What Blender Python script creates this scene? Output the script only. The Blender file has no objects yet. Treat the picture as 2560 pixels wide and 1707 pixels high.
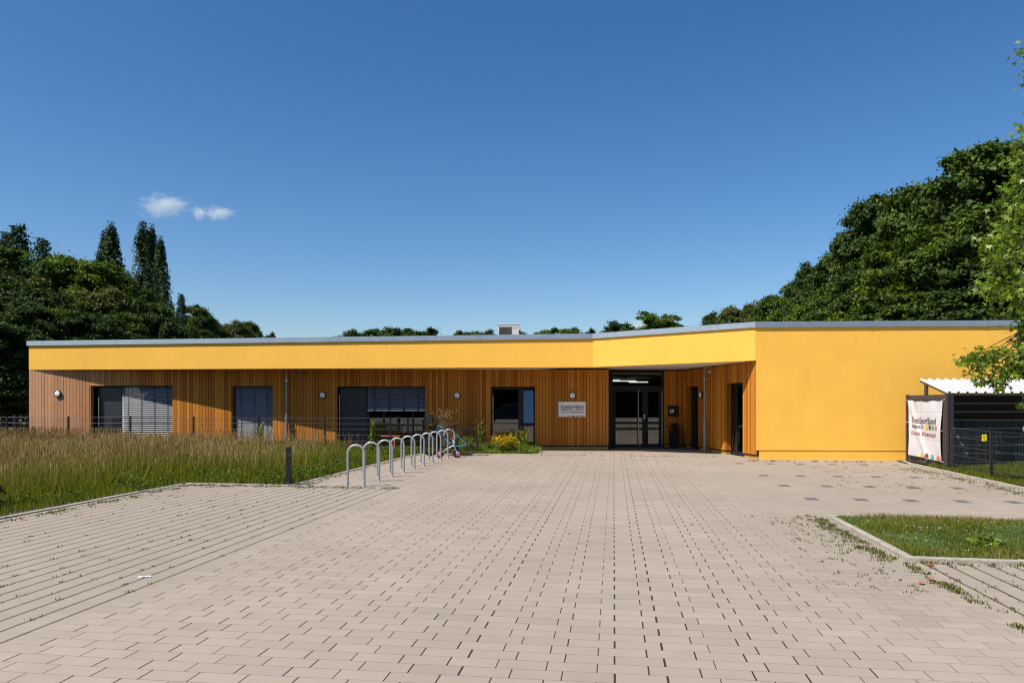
import bpy, bmesh, math, random
import numpy as np
from mathutils import Vector, Matrix
R = math.radians
SC = bpy.context.scene
COL = SC.collection
random.seed(7)

# ------------------------------------------------------------------ camera
cam = bpy.data.cameras.new("camera")
cam.sensor_width = 36.0
cam.lens = 36.0 * 1850 / 2560
cam.shift_y = 151.5 / 2560
cam.clip_start = 0.05
cam.clip_end = 6000
camo = bpy.data.objects.new("camera", cam)
COL.objects.link(camo)
camo.location = (0, 0, 1.58)
camo.rotation_euler = (R(90), 0, 0)
SC.camera = camo

# ------------------------------------------------------------------ light
SUN_TO = Vector((1.5, 1.0, -2.4)).normalized()          # the way the light travels
SUN_EL = math.asin(-SUN_TO.z)
SUN_AZ = math.atan2(-SUN_TO.x, -SUN_TO.y)               # from +Y towards +X
world = bpy.data.worlds.new("World")
SC.world = world
world.use_nodes = True
wn = world.node_tree
wn.nodes.clear()
sky = wn.nodes.new("ShaderNodeTexSky")
sky.sky_type = 'NISHITA'
sky.sun_disc = False
sky.sun_elevation = SUN_EL
sky.sun_rotation = SUN_AZ
sky.altitude = 200
sky.air_density = 1.0
sky.dust_density = 0.75
sky.ozone_density = 2.6
bg = wn.nodes.new("ShaderNodeBackground")
bg.inputs[1].default_value = 0.086
hs = wn.nodes.new("ShaderNodeHueSaturation")
hs.inputs['Saturation'].default_value = 1.3
hs.inputs['Hue'].default_value = 0.504
hs.inputs['Value'].default_value = 1.0
wo = wn.nodes.new("ShaderNodeOutputWorld")
wn.links.new(sky.outputs[0], hs.inputs['Color'])
wn.links.new(hs.outputs[0], bg.inputs[0])
wn.links.new(bg.outputs[0], wo.inputs[0])

sun = bpy.data.lights.new("sun", 'SUN')
sun.energy = 4.6
sun.angle = R(0.5)
sun.color = (1.0, 0.95, 0.87)
suno = bpy.data.objects.new("sun", sun)
COL.objects.link(suno)
suno.rotation_euler = SUN_TO.to_track_quat('-Z', 'Y').to_euler()
suno.location = (-30, -20, 60)

SC.view_settings.view_transform = 'Standard'
SC.view_settings.look = 'None'
SC.view_settings.exposure = 0.57
SC.view_settings.gamma = 1.0
SC.view_settings.use_curve_mapping = False
SC.cycles.volume_bounces = 3
SC.cycles.filter_width = 1.15
SC.cycles.transparent_max_bounces = 24
SC.cycles.max_bounces = 8

# ------------------------------------------------------------------ helpers
class MB:
    def __init__(s):
        s.v = []; s.f = []
    def add(s, vs, fs):
        b = len(s.v)
        s.v += [tuple(v) for v in vs]
        s.f += [tuple(b + i for i in f) for f in fs]
        return s
    def box(s, x0, x1, y0, y1, z0, z1, M=None):
        vs = [Vector((x, y, z)) for x in (x0, x1) for y in (y0, y1) for z in (z0, z1)]
        if M is not None: vs = [M @ v for v in vs]
        return s.add(vs, [(0,1,3,2),(4,6,7,5),(0,4,5,1),(2,3,7,6),(0,2,6,4),(1,5,7,3)])
    def beam(s, a, b, w, h, up=(0,0,1)):
        a = Vector(a); b = Vector(b); d = (b - a).normalized()
        u = Vector(up)
        if abs(d.dot(u)) > .98: u = Vector((0,1,0))
        side = d.cross(u).normalized(); u = side.cross(d)
        vs = []
        for p in (a, b):
            for i, j in ((-1,-1),(1,-1),(1,1),(-1,1)):
                vs.append(p + side*(w/2*i) + u*(h/2*j))
        return s.add(vs, [(0,3,2,1),(4,5,6,7),(0,1,5,4),(1,2,6,5),(2,3,7,6),(3,0,4,7)])
    def tube(s, pts, r, n=8, cap=True, closed=False):
        pts = [Vector(p) for p in pts]
        m = len(pts)
        rs = r if isinstance(r, (list, tuple)) else [r]*m
        vs = []; prev = None
        for i, p in enumerate(pts):
            if closed: d = pts[(i+1) % m] - pts[i-1]
            else: d = pts[min(i+1, m-1)] - pts[max(i-1, 0)]
            d.normalize()
            if prev is None:
                u = Vector((0,0,1)) if abs(d.z) < .9 else Vector((1,0,0))
            else: u = prev
            u = (u - d*u.dot(d)).normalized(); prev = u
            w = d.cross(u)
            for k in range(n):
                a = 2*math.pi*k/n
                vs.append(p + (u*math.cos(a) + w*math.sin(a))*rs[i])
        fs = []
        for i in range(m if closed else m-1):
            j = (i+1) % m
            for k in range(n):
                l = (k+1) % n
                fs.append((i*n+k, i*n+l, j*n+l, j*n+k))
        if cap and not closed:
            fs.append(tuple(range(n-1, -1, -1)))
            fs.append(tuple((m-1)*n+k for k in range(n)))
        return s.add(vs, fs)
    def lathe(s, prof, c=(0,0,0), axis='z', n=24, M=None):
        vs = []; m = len(prof)
        for (r, h) in prof:
            for k in range(n):
                a = 2*math.pi*k/n
                x, y = r*math.cos(a), r*math.sin(a)
                v = {'z': (x, y, h), 'y': (x, h, y), 'x': (h, x, y)}[axis]
                v = Vector(v)
                if M is not None: v = M @ v
                vs.append(v + Vector(c))
        fs = [(i*n+k, i*n+(k+1)%n, (i+1)*n+(k+1)%n, (i+1)*n+k) for i in range(m-1) for k in range(n)]
        fs.append(tuple(range(n-1,-1,-1))); fs.append(tuple((m-1)*n+k for k in range(n)))
        return s.add(vs, fs)
    def prism(s, poly, z0, z1):
        n = len(poly)
        vs = [(x, y, z0) for x, y in poly] + [(x, y, z1) for x, y in poly]
        fs = [tuple(range(n-1,-1,-1)), tuple(range(n, 2*n))]
        fs += [(i, (i+1)%n, n+(i+1)%n, n+i) for i in range(n)]
        return s.add(vs, fs)
    def ball(s, c, rx, ry=None, rz=None, nu=12, nv=8):
        ry = ry or rx; rz = rz or rx
        vs = []
        for i in range(nv+1):
            t = math.pi*i/nv
            for k in range(nu):
                a = 2*math.pi*k/nu
                vs.append((c[0]+rx*math.sin(t)*math.cos(a), c[1]+ry*math.sin(t)*math.sin(a), c[2]+rz*math.cos(t)))
        fs = [(i*nu+k, (i+1)*nu+k, (i+1)*nu+(k+1)%nu, i*nu+(k+1)%nu) for i in range(nv) for k in range(nu)]
        return s.add(vs, fs)
    def build(s, name, mat, parent=None, smooth=False, bevel=0, loc=None):
        me = bpy.data.meshes.new(name)
        me.from_pydata(s.v, [], s.f)
        bm = bmesh.new(); bm.from_mesh(me)
        bmesh.ops.recalc_face_normals(bm, faces=bm.faces)
        bm.to_mesh(me); bm.free()
        if mat: me.materials.append(mat)
        if smooth:
            me.polygons.foreach_set('use_smooth', [True]*len(me.polygons))
        o = bpy.data.objects.new(name, me)
        COL.objects.link(o)
        if parent: o.parent = parent
        if loc: o.location = loc
        if smooth == 'auto':
            me.set_sharp_from_angle(angle=R(40))
        if bevel:
            b = o.modifiers.new('bevel', 'BEVEL'); b.width = bevel; b.segments = 2; b.limit_method = 'ANGLE'; b.angle_limit = R(50)
        return o

def tag(o, label=None, cat=None, group=None, kind=None):
    if label: o['label'] = label
    if cat: o['category'] = cat
    if group: o['group'] = group
    if kind: o['kind'] = kind
    return o
def thing(name, label, cat, loc=(0,0,0), rz=0, group=None):
    o = bpy.data.objects.new(name, None); COL.objects.link(o)
    o.empty_display_size = .2
    o.location = loc; o.rotation_euler = (0,0,rz)
    return tag(o, label, cat, group)
def dup(root, loc=None, rz=None, scale=None, label=None):
    r = root.copy(); COL.objects.link(r)
    if loc is not None: r.location = loc
    if rz is not None: r.rotation_euler = (0,0,rz)
    if scale is not None: r.scale = scale
    if label: r['label'] = label
    for ch in list(root.children):
        c = ch.copy(); COL.objects.link(c); c.parent = r
        for g in list(ch.children):
            d = g.copy(); COL.objects.link(d); d.parent = c
    return r
def npmesh(name, V, F, mat, parent=None, smooth=False, tint=None):
    """V (n,3), F (m,k) arrays -> mesh object; all faces with k corners"""
    me = bpy.data.meshes.new(name)
    n = len(V); m, k = F.shape
    me.vertices.add(n); me.vertices.foreach_set('co', np.asarray(V, np.float32).ravel())
    me.loops.add(m*k); me.loops.foreach_set('vertex_index', np.asarray(F, np.int32).ravel())
    me.polygons.add(m)
    me.polygons.foreach_set('loop_start', np.arange(0, m*k, k, dtype=np.int32))
    me.polygons.foreach_set('loop_total', np.full(m, k, np.int32))
    if smooth: me.polygons.foreach_set('use_smooth', np.ones(m, bool))
    me.update(calc_edges=True)
    if tint is not None:
        a = me.attributes.new('tint', 'FLOAT', 'FACE'); a.data.foreach_set('value', np.asarray(tint, np.float32))
    me.materials.append(mat)
    o = bpy.data.objects.new(name, me); COL.objects.link(o)
    if parent: o.parent = parent
    return o

# ------------------------------------------------------------------ materials
class NT:
    """small expression helper over a material's node tree"""
    def __init__(s, name):
        s.m = bpy.data.materials.new(name); s.m.use_nodes = True
        s.t = s.m.node_tree; s.t.nodes.clear()
        s.out = s.t.nodes.new('ShaderNodeOutputMaterial')
        s.b = s.t.nodes.new('ShaderNodeBsdfPrincipled')
        s.t.links.new(s.b.outputs[0], s.out.inputs[0])
    def n(s, kind, **kw):
        x = s.t.nodes.new(kind)
        for k, v in kw.items(): setattr(x, k, v)
        return x
    def put(s, sock, v):
        if isinstance(v, bpy.types.NodeSocket): s.t.links.new(v, sock)
        elif isinstance(v, (tuple, list)) and len(v) == 3 and sock.type == 'RGBA': sock.default_value = (*v, 1)
        else: sock.default_value = v
    def math(s, op, a, b=0.0, c=None):
        x = s.n('ShaderNodeMath', operation=op)
        s.put(x.inputs[0], a); s.put(x.inputs[1], b)
        if c is not None: s.put(x.inputs[2], c)
        return x.outputs[0]
    def mix(s, f, a, b, blend='MIX'):
        x = s.n('ShaderNodeMix', data_type='RGBA', blend_type=blend)
        s.put(x.inputs[0], f); s.put(x.inputs[6], a); s.put(x.inputs[7], b)
        return x.outputs[2]
    def coord(s, kind='Object'):
        return s.n('ShaderNodeTexCoord').outputs[kind]
    def noise(s, scale, detail=3, vec=None, rough=.55, stretch=None):
        x = s.n('ShaderNodeTexNoise'); x.inputs['Scale'].default_value = scale
        x.inputs['Detail'].default_value = detail; x.inputs['Roughness'].default_value = rough
        v = vec or s.coord()
        if stretch:
            mp = s.n('ShaderNodeMapping'); mp.inputs['Scale'].default_value = stretch
            s.t.links.new(v, mp.inputs[0]); v = mp.outputs[0]
        s.t.links.new(v, x.inputs[0])
        return x.outputs[0]
    def ramp(s, f, lo, hi, a=0.0, b=1.0):
        x = s.n('ShaderNodeMapRange'); x.clamp = True
        s.put(x.inputs[0], f); x.inputs[1].default_value = lo; x.inputs[2].default_value = hi
        x.inputs[3].default_value = a; x.inputs[4].default_value = b
        return x.outputs[0]
    def bump(s, h, strength=.3, dist=.01):
        x = s.n('ShaderNodeBump'); x.inputs['Strength'].default_value = strength; x.inputs['Distance'].default_value = dist
        s.t.links.new(h, x.inputs['Height']); s.t.links.new(x.outputs[0], s.b.inputs['Normal'])
    def set(s, **kw):
        names = dict(base='Base Color', rough='Roughness', metal='Metallic', spec='Specular IOR Level', emit='Emission Color', es='Emission Strength')
        for k, v in kw.items(): s.put(s.b.inputs[names[k]], v)
        return s

def simple(name, base, rough=.6, metal=0.0, var=.12, scale=6.0, bump=0.0, bscale=60, spec=.5):
    t = NT(name)
    f = t.noise(scale, 4)
    lo = tuple(c*(1-var) for c in base); hi = tuple(min(1, c*(1+var)) for c in base)
    t.set(base=t.mix(t.ramp(f, .3, .7), lo, hi), rough=t.ramp(t.noise(scale*3, 3), .3, .7, max(.02, rough-.06), min(1, rough+.06)), metal=metal, spec=spec)
    if bump: t.bump(t.noise(bscale, 3), bump, .01)
    return t.m

def leaf_mat(name, cols, trans=.25, rough=.62, spec=.2):
    t = NT(name)
    geo = t.n('ShaderNodeNewGeometry')
    r = t.n('ShaderNodeValToRGB'); e = r.color_ramp.elements
    e[0].position = 0; e[0].color = (*cols[0], 1); e[1].position = 1; e[1].color = (*cols[-1], 1)
    for i, c in enumerate(cols[1:-1], 1):
        k = e.new(i/(len(cols)-1)); k.color = (*c, 1)
    at = t.n('ShaderNodeAttribute'); at.attribute_name = 'tint'
    t.t.links.new(at.outputs['Fac'], r.inputs[0])
    t.set(base=r.outputs[0], rough=rough, spec=spec)
    tr = t.n('ShaderNodeBsdfTranslucent')
    c2 = t.mix(1.0, r.outputs[0], (1.25, 1.2, .55), 'MULTIPLY')
    t.t.links.new(c2, tr.inputs[0])
    ms = t.n('ShaderNodeMixShader'); ms.inputs[0].default_value = trans
    t.t.links.new(t.b.outputs[0], ms.inputs[1]); t.t.links.new(tr.outputs[0], ms.inputs[2])
    t.t.links.new(ms.outputs[0], t.out.inputs[0])
    return t.m

def plaster(name, base):
    t = NT(name)
    f = t.noise(1.1, 5); g = t.noise(24, 4)
    c = t.mix(t.ramp(f, .3, .7), tuple(x*.955 for x in base), tuple(min(1, x*1.035) for x in base))
    c = t.mix(t.ramp(g, .35, .7, 0, .25), c, tuple(x*.86 for x in base))
    streak = t.noise(3, 4, stretch=(3.0, 3.0, .25))
    c = t.mix(t.ramp(streak, .52, .8, 0, .2), c, tuple(x*.72 for x in base))
    t.set(base=c, rough=.9, spec=.2)
    h = t.math('ADD', t.noise(85, 5, rough=.7), t.math('MULTIPLY', t.noise(16, 3), .8))
    t.bump(h, .38, .012)
    return t.m

def wood(name, dark, mid, light, grey=0.0):
    t = NT(name)
    geo = t.n('ShaderNodeNewGeometry')
    rnd = geo.outputs['Random Per Island']
    oc = t.coord()
    comb = t.n('ShaderNodeVectorMath', operation='ADD')
    t.t.links.new(oc, comb.inputs[0])
    cx = t.n('ShaderNodeCombineXYZ'); t.t.links.new(t.math('MULTIPLY', rnd, 37.0), cx.inputs[2]); t.t.links.new(t.math('MULTIPLY', rnd, 11.0), cx.inputs[0])
    t.t.links.new(cx.outputs[0], comb.inputs[1])
    v = comb.outputs[0]
    grain = t.noise(9, 6, vec=v, stretch=(9, 9, .55), rough=.6)
    knots = t.noise(5, 2, vec=v, stretch=(2.2, 2.2, .9))
    c = t.mix(rnd, dark, light)
    c = t.mix(.25, c, mid)
    c = t.mix(t.ramp(grain, .35, .68, .0, .65), c, tuple(x*.55 for x in mid))
    c = t.mix(t.ramp(knots, .70, .78, 0, .75), c, tuple(x*.3 for x in mid))
    if grey:  # weathering at the left end, with its sunlit paleness painted in
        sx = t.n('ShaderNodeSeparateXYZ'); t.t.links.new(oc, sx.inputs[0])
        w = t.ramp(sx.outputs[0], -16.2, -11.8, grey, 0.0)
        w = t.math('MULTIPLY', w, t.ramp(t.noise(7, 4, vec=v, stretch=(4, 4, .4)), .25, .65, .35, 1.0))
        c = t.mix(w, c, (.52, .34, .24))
    t.set(base=c, rough=.68, spec=.3)
    t.bump(grain, .25, .004)
    return t.m

M = {}
M['yellow'] = plaster('yellow_render', (.87, .472, .075))
M['plinth'] = plaster('ochre_render', (.46, .27, .07))
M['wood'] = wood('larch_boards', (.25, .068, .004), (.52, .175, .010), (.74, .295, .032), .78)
M['soffit'] = simple('white_board', (.82, .78, .72), .8, var=.04)
M['zinc'] = simple('zinc_coping', (.56, .59, .63), .34, .85, var=.06, scale=2.5)
M['pipe'] = simple('weathered_zinc_pipe', (.26, .25, .235), .5, .5, var=.2, scale=12)
M['galv'] = simple('galvanised_steel', (.36, .38, .39), .5, .6, var=.16, scale=22)
M['steel'] = simple('brushed_steel', (.55, .55, .55), .3, .9)
M['anth'] = simple('anthracite_paint', (.015, .016, .018), .5, var=.1, spec=.25)
M['anth_panel'] = simple('anthracite_panel', (.030, .032, .036), .38, var=.08)
M['black'] = simple('black_plastic', (.011, .011, .012), .65, spec=.25)
M['rubber'] = simple('black_rubber', (.018, .017, .016), .85)
M['blind'] = simple('aluminium_slats', (.47, .475, .50), .42, .25, var=.05)
M['white'] = simple('white_enamel', (.80, .80, .78), .4, var=.03)
M['opal'] = simple('opal_glass', (.78, .78, .76), .25, var=.02)
M['roofing'] = simple('grey_roof_membrane', (.16, .16, .165), .9)
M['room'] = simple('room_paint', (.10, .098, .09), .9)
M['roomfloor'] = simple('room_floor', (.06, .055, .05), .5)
M['ac'] = simple('pale_grey_casing', (.60, .57, .53), .5, var=.04)
M['grille'] = simple('dark_grille', (.07, .065, .06), .6)
M['roofwhite'] = simple('white_sheet_metal', (.50, .50, .495), .45, var=.06, scale=4)
M['brown'] = simple('brown_coated_steel', (.085, .055, .042), .5)
M['strip'] = simple('dark_privacy_strip', (.026, .027, .032), .5, var=.25, scale=14)
M['stripbrown'] = simple('brown_privacy_strip', (.048, .038, .036), .45, var=.25, scale=14)
M['wire'] = simple('coated_wire', (.045, .046, .05), .4)
M['kerb'] = simple('kerb_concrete', (.33, .29, .24), .9, var=.22, scale=9, bump=.5)
M['bark'] = simple('bark', (.075, .058, .042), .95, var=.4, scale=9, bump=.9, bscale=25)
M['soil'] = simple('meadow_soil', (.055, .06, .022), 1, var=.4, scale=3)
M['lawn'] = simple('lawn_turf', (.06, .105, .02), 1, var=.45, scale=3.5, bump=.8)
M['timber'] = simple('stake_timber', (.42, .31, .19), .85, var=.2)
M['redwood'] = simple('orange_stained_wood', (.50, .12, .03), .6, var=.2)
M['blue'] = simple('blue_bike_paint', (.052, .195, .27), .3)
M['pink'] = simple('pink_paint', (.40, .015, .11), .45)
M['sky_white'] = simple('white_frame_paint', (.75, .74, .73), .35)
M['brownrubber'] = simple('tan_wall_tyre', (.024, .016, .012), .8)
M['yel_sign'] = simple('yellow_sign_paint', (.85, .65, .02), .5, var=.03)
M['ink'] = simple('black_print', (.02, .02, .022), .6)
M['red_ink'] = simple('dark_red_print', (.30, .045, .065), .6)
M['dot_y'] = simple('yellow_print', (.80, .50, .02), .6)
M['dot_r'] = simple('maroon_print', (.22, .03, .055), .6)
M['dot_g'] = simple('green_print', (.05, .38, .25), .6)
M['dot_o'] = simple('orange_print', (.80, .16, .03), .6)
M['paper'] = simple('white_paper', (.85, .85, .88), .8)
M['skin'] = simple('skin', (.42, .26, .19), .6)
M['cloth'] = simple('dark_cloth', (.035, .035, .045), .9)
M['hair'] = simple('dark_hair', (.03, .02, .015), .7)
t = NT('banner_vinyl'); t.set(base=t.mix(t.ramp(t.noise(3, 3), .3, .7), (.54, .545, .57), (.62, .62, .64)), rough=.5); M['banner'] = t.m
t = NT('lit_tube'); t.set(base=(.9, .9, .9), emit=(1, .96, .88), es=1.6); M['tube'] = t.m

def glass():
    t = NT('window_glass')
    tr = t.n('ShaderNodeBsdfTransparent'); tr.inputs[0].default_value = (.62, .66, .65, 1)
    gl = t.n('ShaderNodeBsdfGlossy'); gl.inputs['Roughness'].default_value = .005; gl.inputs[0].default_value = (1, 1, 1, 1)
    fr = t.n('ShaderNodeFresnel'); fr.inputs[0].default_value = 1.65
    ms = t.n('ShaderNodeMixShader')
    t.t.links.new(t.math('ADD', fr.outputs[0], .045), ms.inputs[0])
    t.t.links.new(tr.outputs[0], ms.inputs[1]); t.t.links.new(gl.outputs[0], ms.inputs[2])
    t.t.links.new(ms.outputs[0], t.out.inputs[0])
    return t.m
M['glass'] = glass()

TH = R(7.82)
CT, ST = math.cos(TH), math.sin(TH)
def pq(p, q): return (p*CT + q*ST, -p*ST + q*CT)          # lane grid -> world x, y
def to_pq(x, y): return (x*CT - y*ST, x*ST + y*CT)

def paving():
    t = NT('concrete_pavers')
    sx = t.n('ShaderNodeSeparateXYZ'); t.t.links.new(t.coord(), sx.inputs[0])
    x, y = sx.outputs[0], sx.outputs[1]
    m = t.math
    wob = m('MULTIPLY', m('SUBTRACT', t.noise(.55, 2), .5), .05)
    p = m('SUBTRACT', m('MULTIPLY', x, CT), m('MULTIPLY', y, ST))
    q = m('ADD', m('ADD', m('MULTIPLY', x, ST), m('MULTIPLY', y, CT)), wob)
    def fract_len(v, size): return m('MULTIPLY', m('FRACT', m('DIVIDE', v, size)), size)
    def wn2(a, b):
        c = t.n('ShaderNodeCombineXYZ'); t.put(c.inputs[0], a); t.put(c.inputs[1], b)
        w = t.n('ShaderNodeTexWhiteNoise', noise_dimensions='2D'); t.t.links.new(c.outputs[0], w.inputs[0])
        return w.outputs[0]
    lt = lambda a, b: m('LESS_THAN', a, b)
    gt = lambda a, b: m('GREATER_THAN', a, b)
    mul = lambda a, b: m('MULTIPLY', a, b)
    # staggered lane pavers
    row = m('FLOOR', m('DIVIDE', q, .15))
    off = mul(m('FLOORED_MODULO', row, 2.0), .1)
    pu = m('ADD', p, off)
    colid = m('FLOOR', m('DIVIDE', pu, .3))
    r1 = wn2(colid, row)
    rc = wn2(colid, m('FLOORED_MODULO', row, 2.0))
    w_v = m('ADD', .0035, m('ADD', mul(m('POWER', rc, 1.2), .0085), mul(r1, .003)))
    # joints open up in the middle of the lane, tight on the right
    opened = t.ramp(p, .9, 2.6, 1.0, .32)
    jv = lt(fract_len(pu, .3), mul(w_v, opened))
    jh = lt(fract_len(q, .15), .0042)
    # straight parking-bay pavers with open joints
    rs = wn2(m('FLOOR', m('DIVIDE', p, .2)), m('FLOOR', m('DIVIDE', q, .2)))
    sj = lt(fract_len(p, .2), m('ADD', .018, mul(t.noise(9, 2), .018)))
    sh = lt(fract_len(q, .2), .006)
    left = mul(lt(p, -3.88), lt(q, 13.28)); right = mul(gt(p, 2.83), lt(q, 7.8))
    S = m('MAXIMUM', left, right)
    lot = mul(gt(p, 2.86), gt(q, 10.6))
    # dark marker pavers of the bays on the right
    kp = m('ABSOLUTE', m('SUBTRACT', fract_len(m('SUBTRACT', p, 2.82), .765), .3825))
    inp = lt(kp, .1)
    rows = 0.0
    for qq in (12.65, 14.6, 16.55, 19.7):
        rows = m('ADD', rows, lt(m('ABSOLUTE', m('SUBTRACT', q, qq)), .16))
    tile = mul(mul(inp, rows), mul(lot, lt(p, 7.1)))
    # colours
    rnd = m('ADD', mul(r1, m('SUBTRACT', 1.0, S)), mul(rs, S))
    big = t.noise(.35, 5); fine = t.noise(130, 4, rough=.8); med = t.noise(2.2, 5)
    c = t.mix(rnd, PAVE_LO, PAVE_HI)
    c = t.mix(m('GREATER_THAN', rnd, .95), c, tuple(v*.95 for v in PAVE_LO))
    c = t.mix(t.ramp(big, .35, .7, 0, .6), c, PAVE_DARK)
    c = t.mix(t.ramp(t.noise(.9, 4, stretch=(1.0, .35, 1.0)), .5, .75, 0, .3), c, tuple(v*1.12 for v in PAVE_HI))
    c = t.mix(t.ramp(med, .5, .78, 0, .4), c, PAVE_DARK)
    c = t.mix(t.ramp(fine, .45, .75, 0, .35), c, tuple(v*.72 for v in PAVE_LO))
    spots = t.noise(38, 2)
    c = t.mix(t.ramp(spots, .73, .78, 0, .35), c, (.15, .12, .09))
    c = t.mix(mul(left, .22), c, (.235, .197, .158))
    c = t.mix(mul(tile, .85), c, (.085, .085, .09))
    notS = m('SUBTRACT', 1.0, S)
    jh_m = mul(mul(jh, notS), t.ramp(t.noise(1.7, 2), .3, .7, .55, 1.0))
    c = t.mix(jh_m, c, (.085, .068, .052))
    c = t.mix(mul(mul(jv, notS), m('SUBTRACT', 1.0, mul(lot, .75))), c, (.030, .025, .020))
    c = t.mix(mul(sh, mul(S, .55)), c, (.38, .335, .29))
    gj = t.mix(t.ramp(t.noise(5, 3), .42, .6), (.065, .052, .038), (.075, .08, .03))
    c = t.mix(mul(mul(sj, S), .85), c, gj)
    t.set(base=c, rough=.88, spec=.25)
    h = m('SUBTRACT', mul(fine, .15), m('ADD', mul(m('ADD', jv, mul(jh, .6)), notS), mul(sj, S)))
    t.bump(h, .35, .006)
    return t.m
PAVE_LO, PAVE_HI, PAVE_DARK = (.306, .255, .202), (.348, .291, .231), (.244, .201, .157)
M['pave'] = paving()

def text_part(s, size, mat, parent, name='lettering', sx=1.0, bold=0.0, align='LEFT', Mx=None, fn=None, cut=0, width=None):
    cu = bpy.data.curves.new('txt', 'FONT'); cu.body = s; cu.size = size; cu.align_x = align
    cu.offset = bold; cu.resolution_u = 3; cu.fill_mode = 'FRONT'
    o = bpy.data.objects.new('txt', cu); COL.objects.link(o)
    bpy.context.view_layer.update()
    me = bpy.data.meshes.new_from_object(o.evaluated_get(bpy.context.evaluated_depsgraph_get()))
    bpy.data.objects.remove(o); bpy.data.curves.remove(cu)
    if cut:
        bm = bmesh.new(); bm.from_mesh(me)
        for _ in range(cut):
            bmesh.ops.triangulate(bm, faces=bm.faces)
            bmesh.ops.subdivide_edges(bm, edges=bm.edges, cuts=1, use_grid_fill=True)
        bm.to_mesh(me); bm.free()
    if width:
        sx = width/max(v.co.x for v in me.vertices)
    for v in me.vertices:
        c = Vector((v.co.x*sx, v.co.y, 0))
        v.co = fn(c) if fn else (Mx @ c)
    me.name = name
    me.materials.clear(); me.materials.append(mat)
    n = bpy.data.objects.new(name, me); COL.objects.link(n)
    if parent: n.parent = parent
    return n

# ================================================================== setting
def sheet(name, poly, z, mat, kind='structure'):
    o = MB().add([(x, y, z) for x, y in poly], [tuple(range(len(poly)))]).build(name, mat)
    return tag(o, kind=kind)
sheet('ground', [(-900,-900),(900,-900),(900,1500),(-900,1500)], -.06, M['lawn'])
sheet('paving', [(-24,-25),(24,-25),(24,25.55),(-24,25.55)], 0.0, M['pave'])
KERB_L = [pq(-8.19, -9), (-6.90, 9.976), (-6.28, 14.20), (-4.12, 13.97), (-2.857, 22.3), (.86, 22.3), (.99, 23.8), (1.02, 24.55)]
sheet('meadow_ground', [(-40,-12)] + [KERB_L[0]] + KERB_L[1:] + [(1.02,24.6),(-16,24.6),(-16,40),(-60,40)], .008, M['soil'])
PATCH = [(4.32,10.18),(3.93,7.37),(12.0,5.85),(12.4,8.75)]
sheet('turf_patch', PATCH, .03, M['lawn'])
KERB_R = [(10.28,19.85), (10.02,18.7), pq(7.27,13.2), pq(7.2,6)]
sheet('fenced_lawn', KERB_R + [(40,2),(40,60),(13.7,60),(13.57,19.9)], .028, M['lawn'])

def kerb(name, pts, w=.08, h=.042, length=1.0, side=1):
    mb = MB()
    for a, b in zip(pts[:-1], pts[1:]):
        a = Vector((*a, 0)); b = Vector((*b, 0)); d = b - a; L = d.length; d.normalize()
        nrm = Vector((-d.y, d.x, 0))*side
        k = max(1, round(L/length))
        for i in range(k):
            s0 = L*i/k + .003; s1 = L*(i+1)/k - .003
            dz = random.uniform(-.004, .004)
            p0 = a + d*s0; p1 = a + d*s1
            c = [p0, p1, p1 + nrm*w, p0 + nrm*w]
            vs = [(v.x, v.y, -.05) for v in c] + [(v.x, v.y, h+dz) for v in c]
            mb.add(vs, [(3,2,1,0),(4,5,6,7),(0,1,5,4),(1,2,6,5),(2,3,7,6),(3,0,4,7)])
    return tag(mb.build(name, M['kerb'], bevel=.008), kind='structure')
kerb('kerb', KERB_L[:7], w=.10, h=.02)
kerb('kerb', [(12.4,8.75),(4.32,10.18),(3.93,7.37),(12.0,5.85)], h=.04, side=1)
kerb('kerb', [(10.28,19.5),(10.02,18.7),pq(7.27,13.2),pq(7.2,6)], h=.045, side=1)

# ================================================================== building
B = thing('kindergarten_building', 'long flat roofed building with yellow rendered fascia over orange larch boards', 'building', (0, 24.6, 0))
OFF = Vector((0, 24.6, 0))
def bpart(mb, name, mat, parent=None, **kw):
    mb.v = [(x, y-24.6, z) for x, y, z in mb.v]
    return mb.build(name, mat, parent or B, **kw)

PL = [(-16.06,24.6),(2.487,22.78),(6.67,20.3),(13.57,19.87)]
ZB = [2.652, 2.658, 2.719, 2.72]
ZT = [3.607, 3.686, 3.78, 3.775]
BACK = [(13.6,40.0),(-16.06,40.0)]

def offset_poly(pts, d):
    """mitred offset of an open polyline, positive d = towards the viewer side (right of travel)"""
    out = []
    for i, p in enumerate(pts):
        ns = []
        for a, b in ((i-1, i), (i, i+1)):
            if a < 0 or b >= len(pts): continue
            v = Vector(pts[b]) - Vector(pts[a]); v.normalize(); ns.append(Vector((v.y, -v.x)))
        n = sum(ns, Vector((0,0))); n.normalize()
        k = d / max(.3, n.dot(ns[0]))
        out.append((p[0]+n.x*k, p[1]+n.y*k))
    return out
PLX = [(-16.06,40.0)] + PL + [(13.6,40.0)]
ZBX = [2.652] + ZB + [2.72]; ZTX = [3.607] + ZT + [3.775]
def band(name, mat, zlo, zhi, o0, o1, sel=slice(None), **kw):
    a = offset_poly(PLX, o0)[sel]; b = offset_poly(PLX, o1)[sel]; zl = zlo[sel]; zh = zhi[sel]
    mb = MB(); n = len(a)
    vs = []
    for i in range(n):
        vs += [(*a[i], zl[i]), (*a[i], zh[i]), (*b[i], zh[i]), (*b[i], zl[i])]
    fs = []
    for i in range(n-1):
        o = 4*i
        for k in range(4): fs.append((o+k, o+(k+1)%4, o+4+(k+1)%4, o+4+k))
    fs += [(0,1,2,3), tuple(4*(n-1)+k for k in (3,2,1,0))]
    mb.add(vs, fs)
    return bpart(mb, name, mat, **kw)
dz = lambda L, d: [z+d for z in L]
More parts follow.
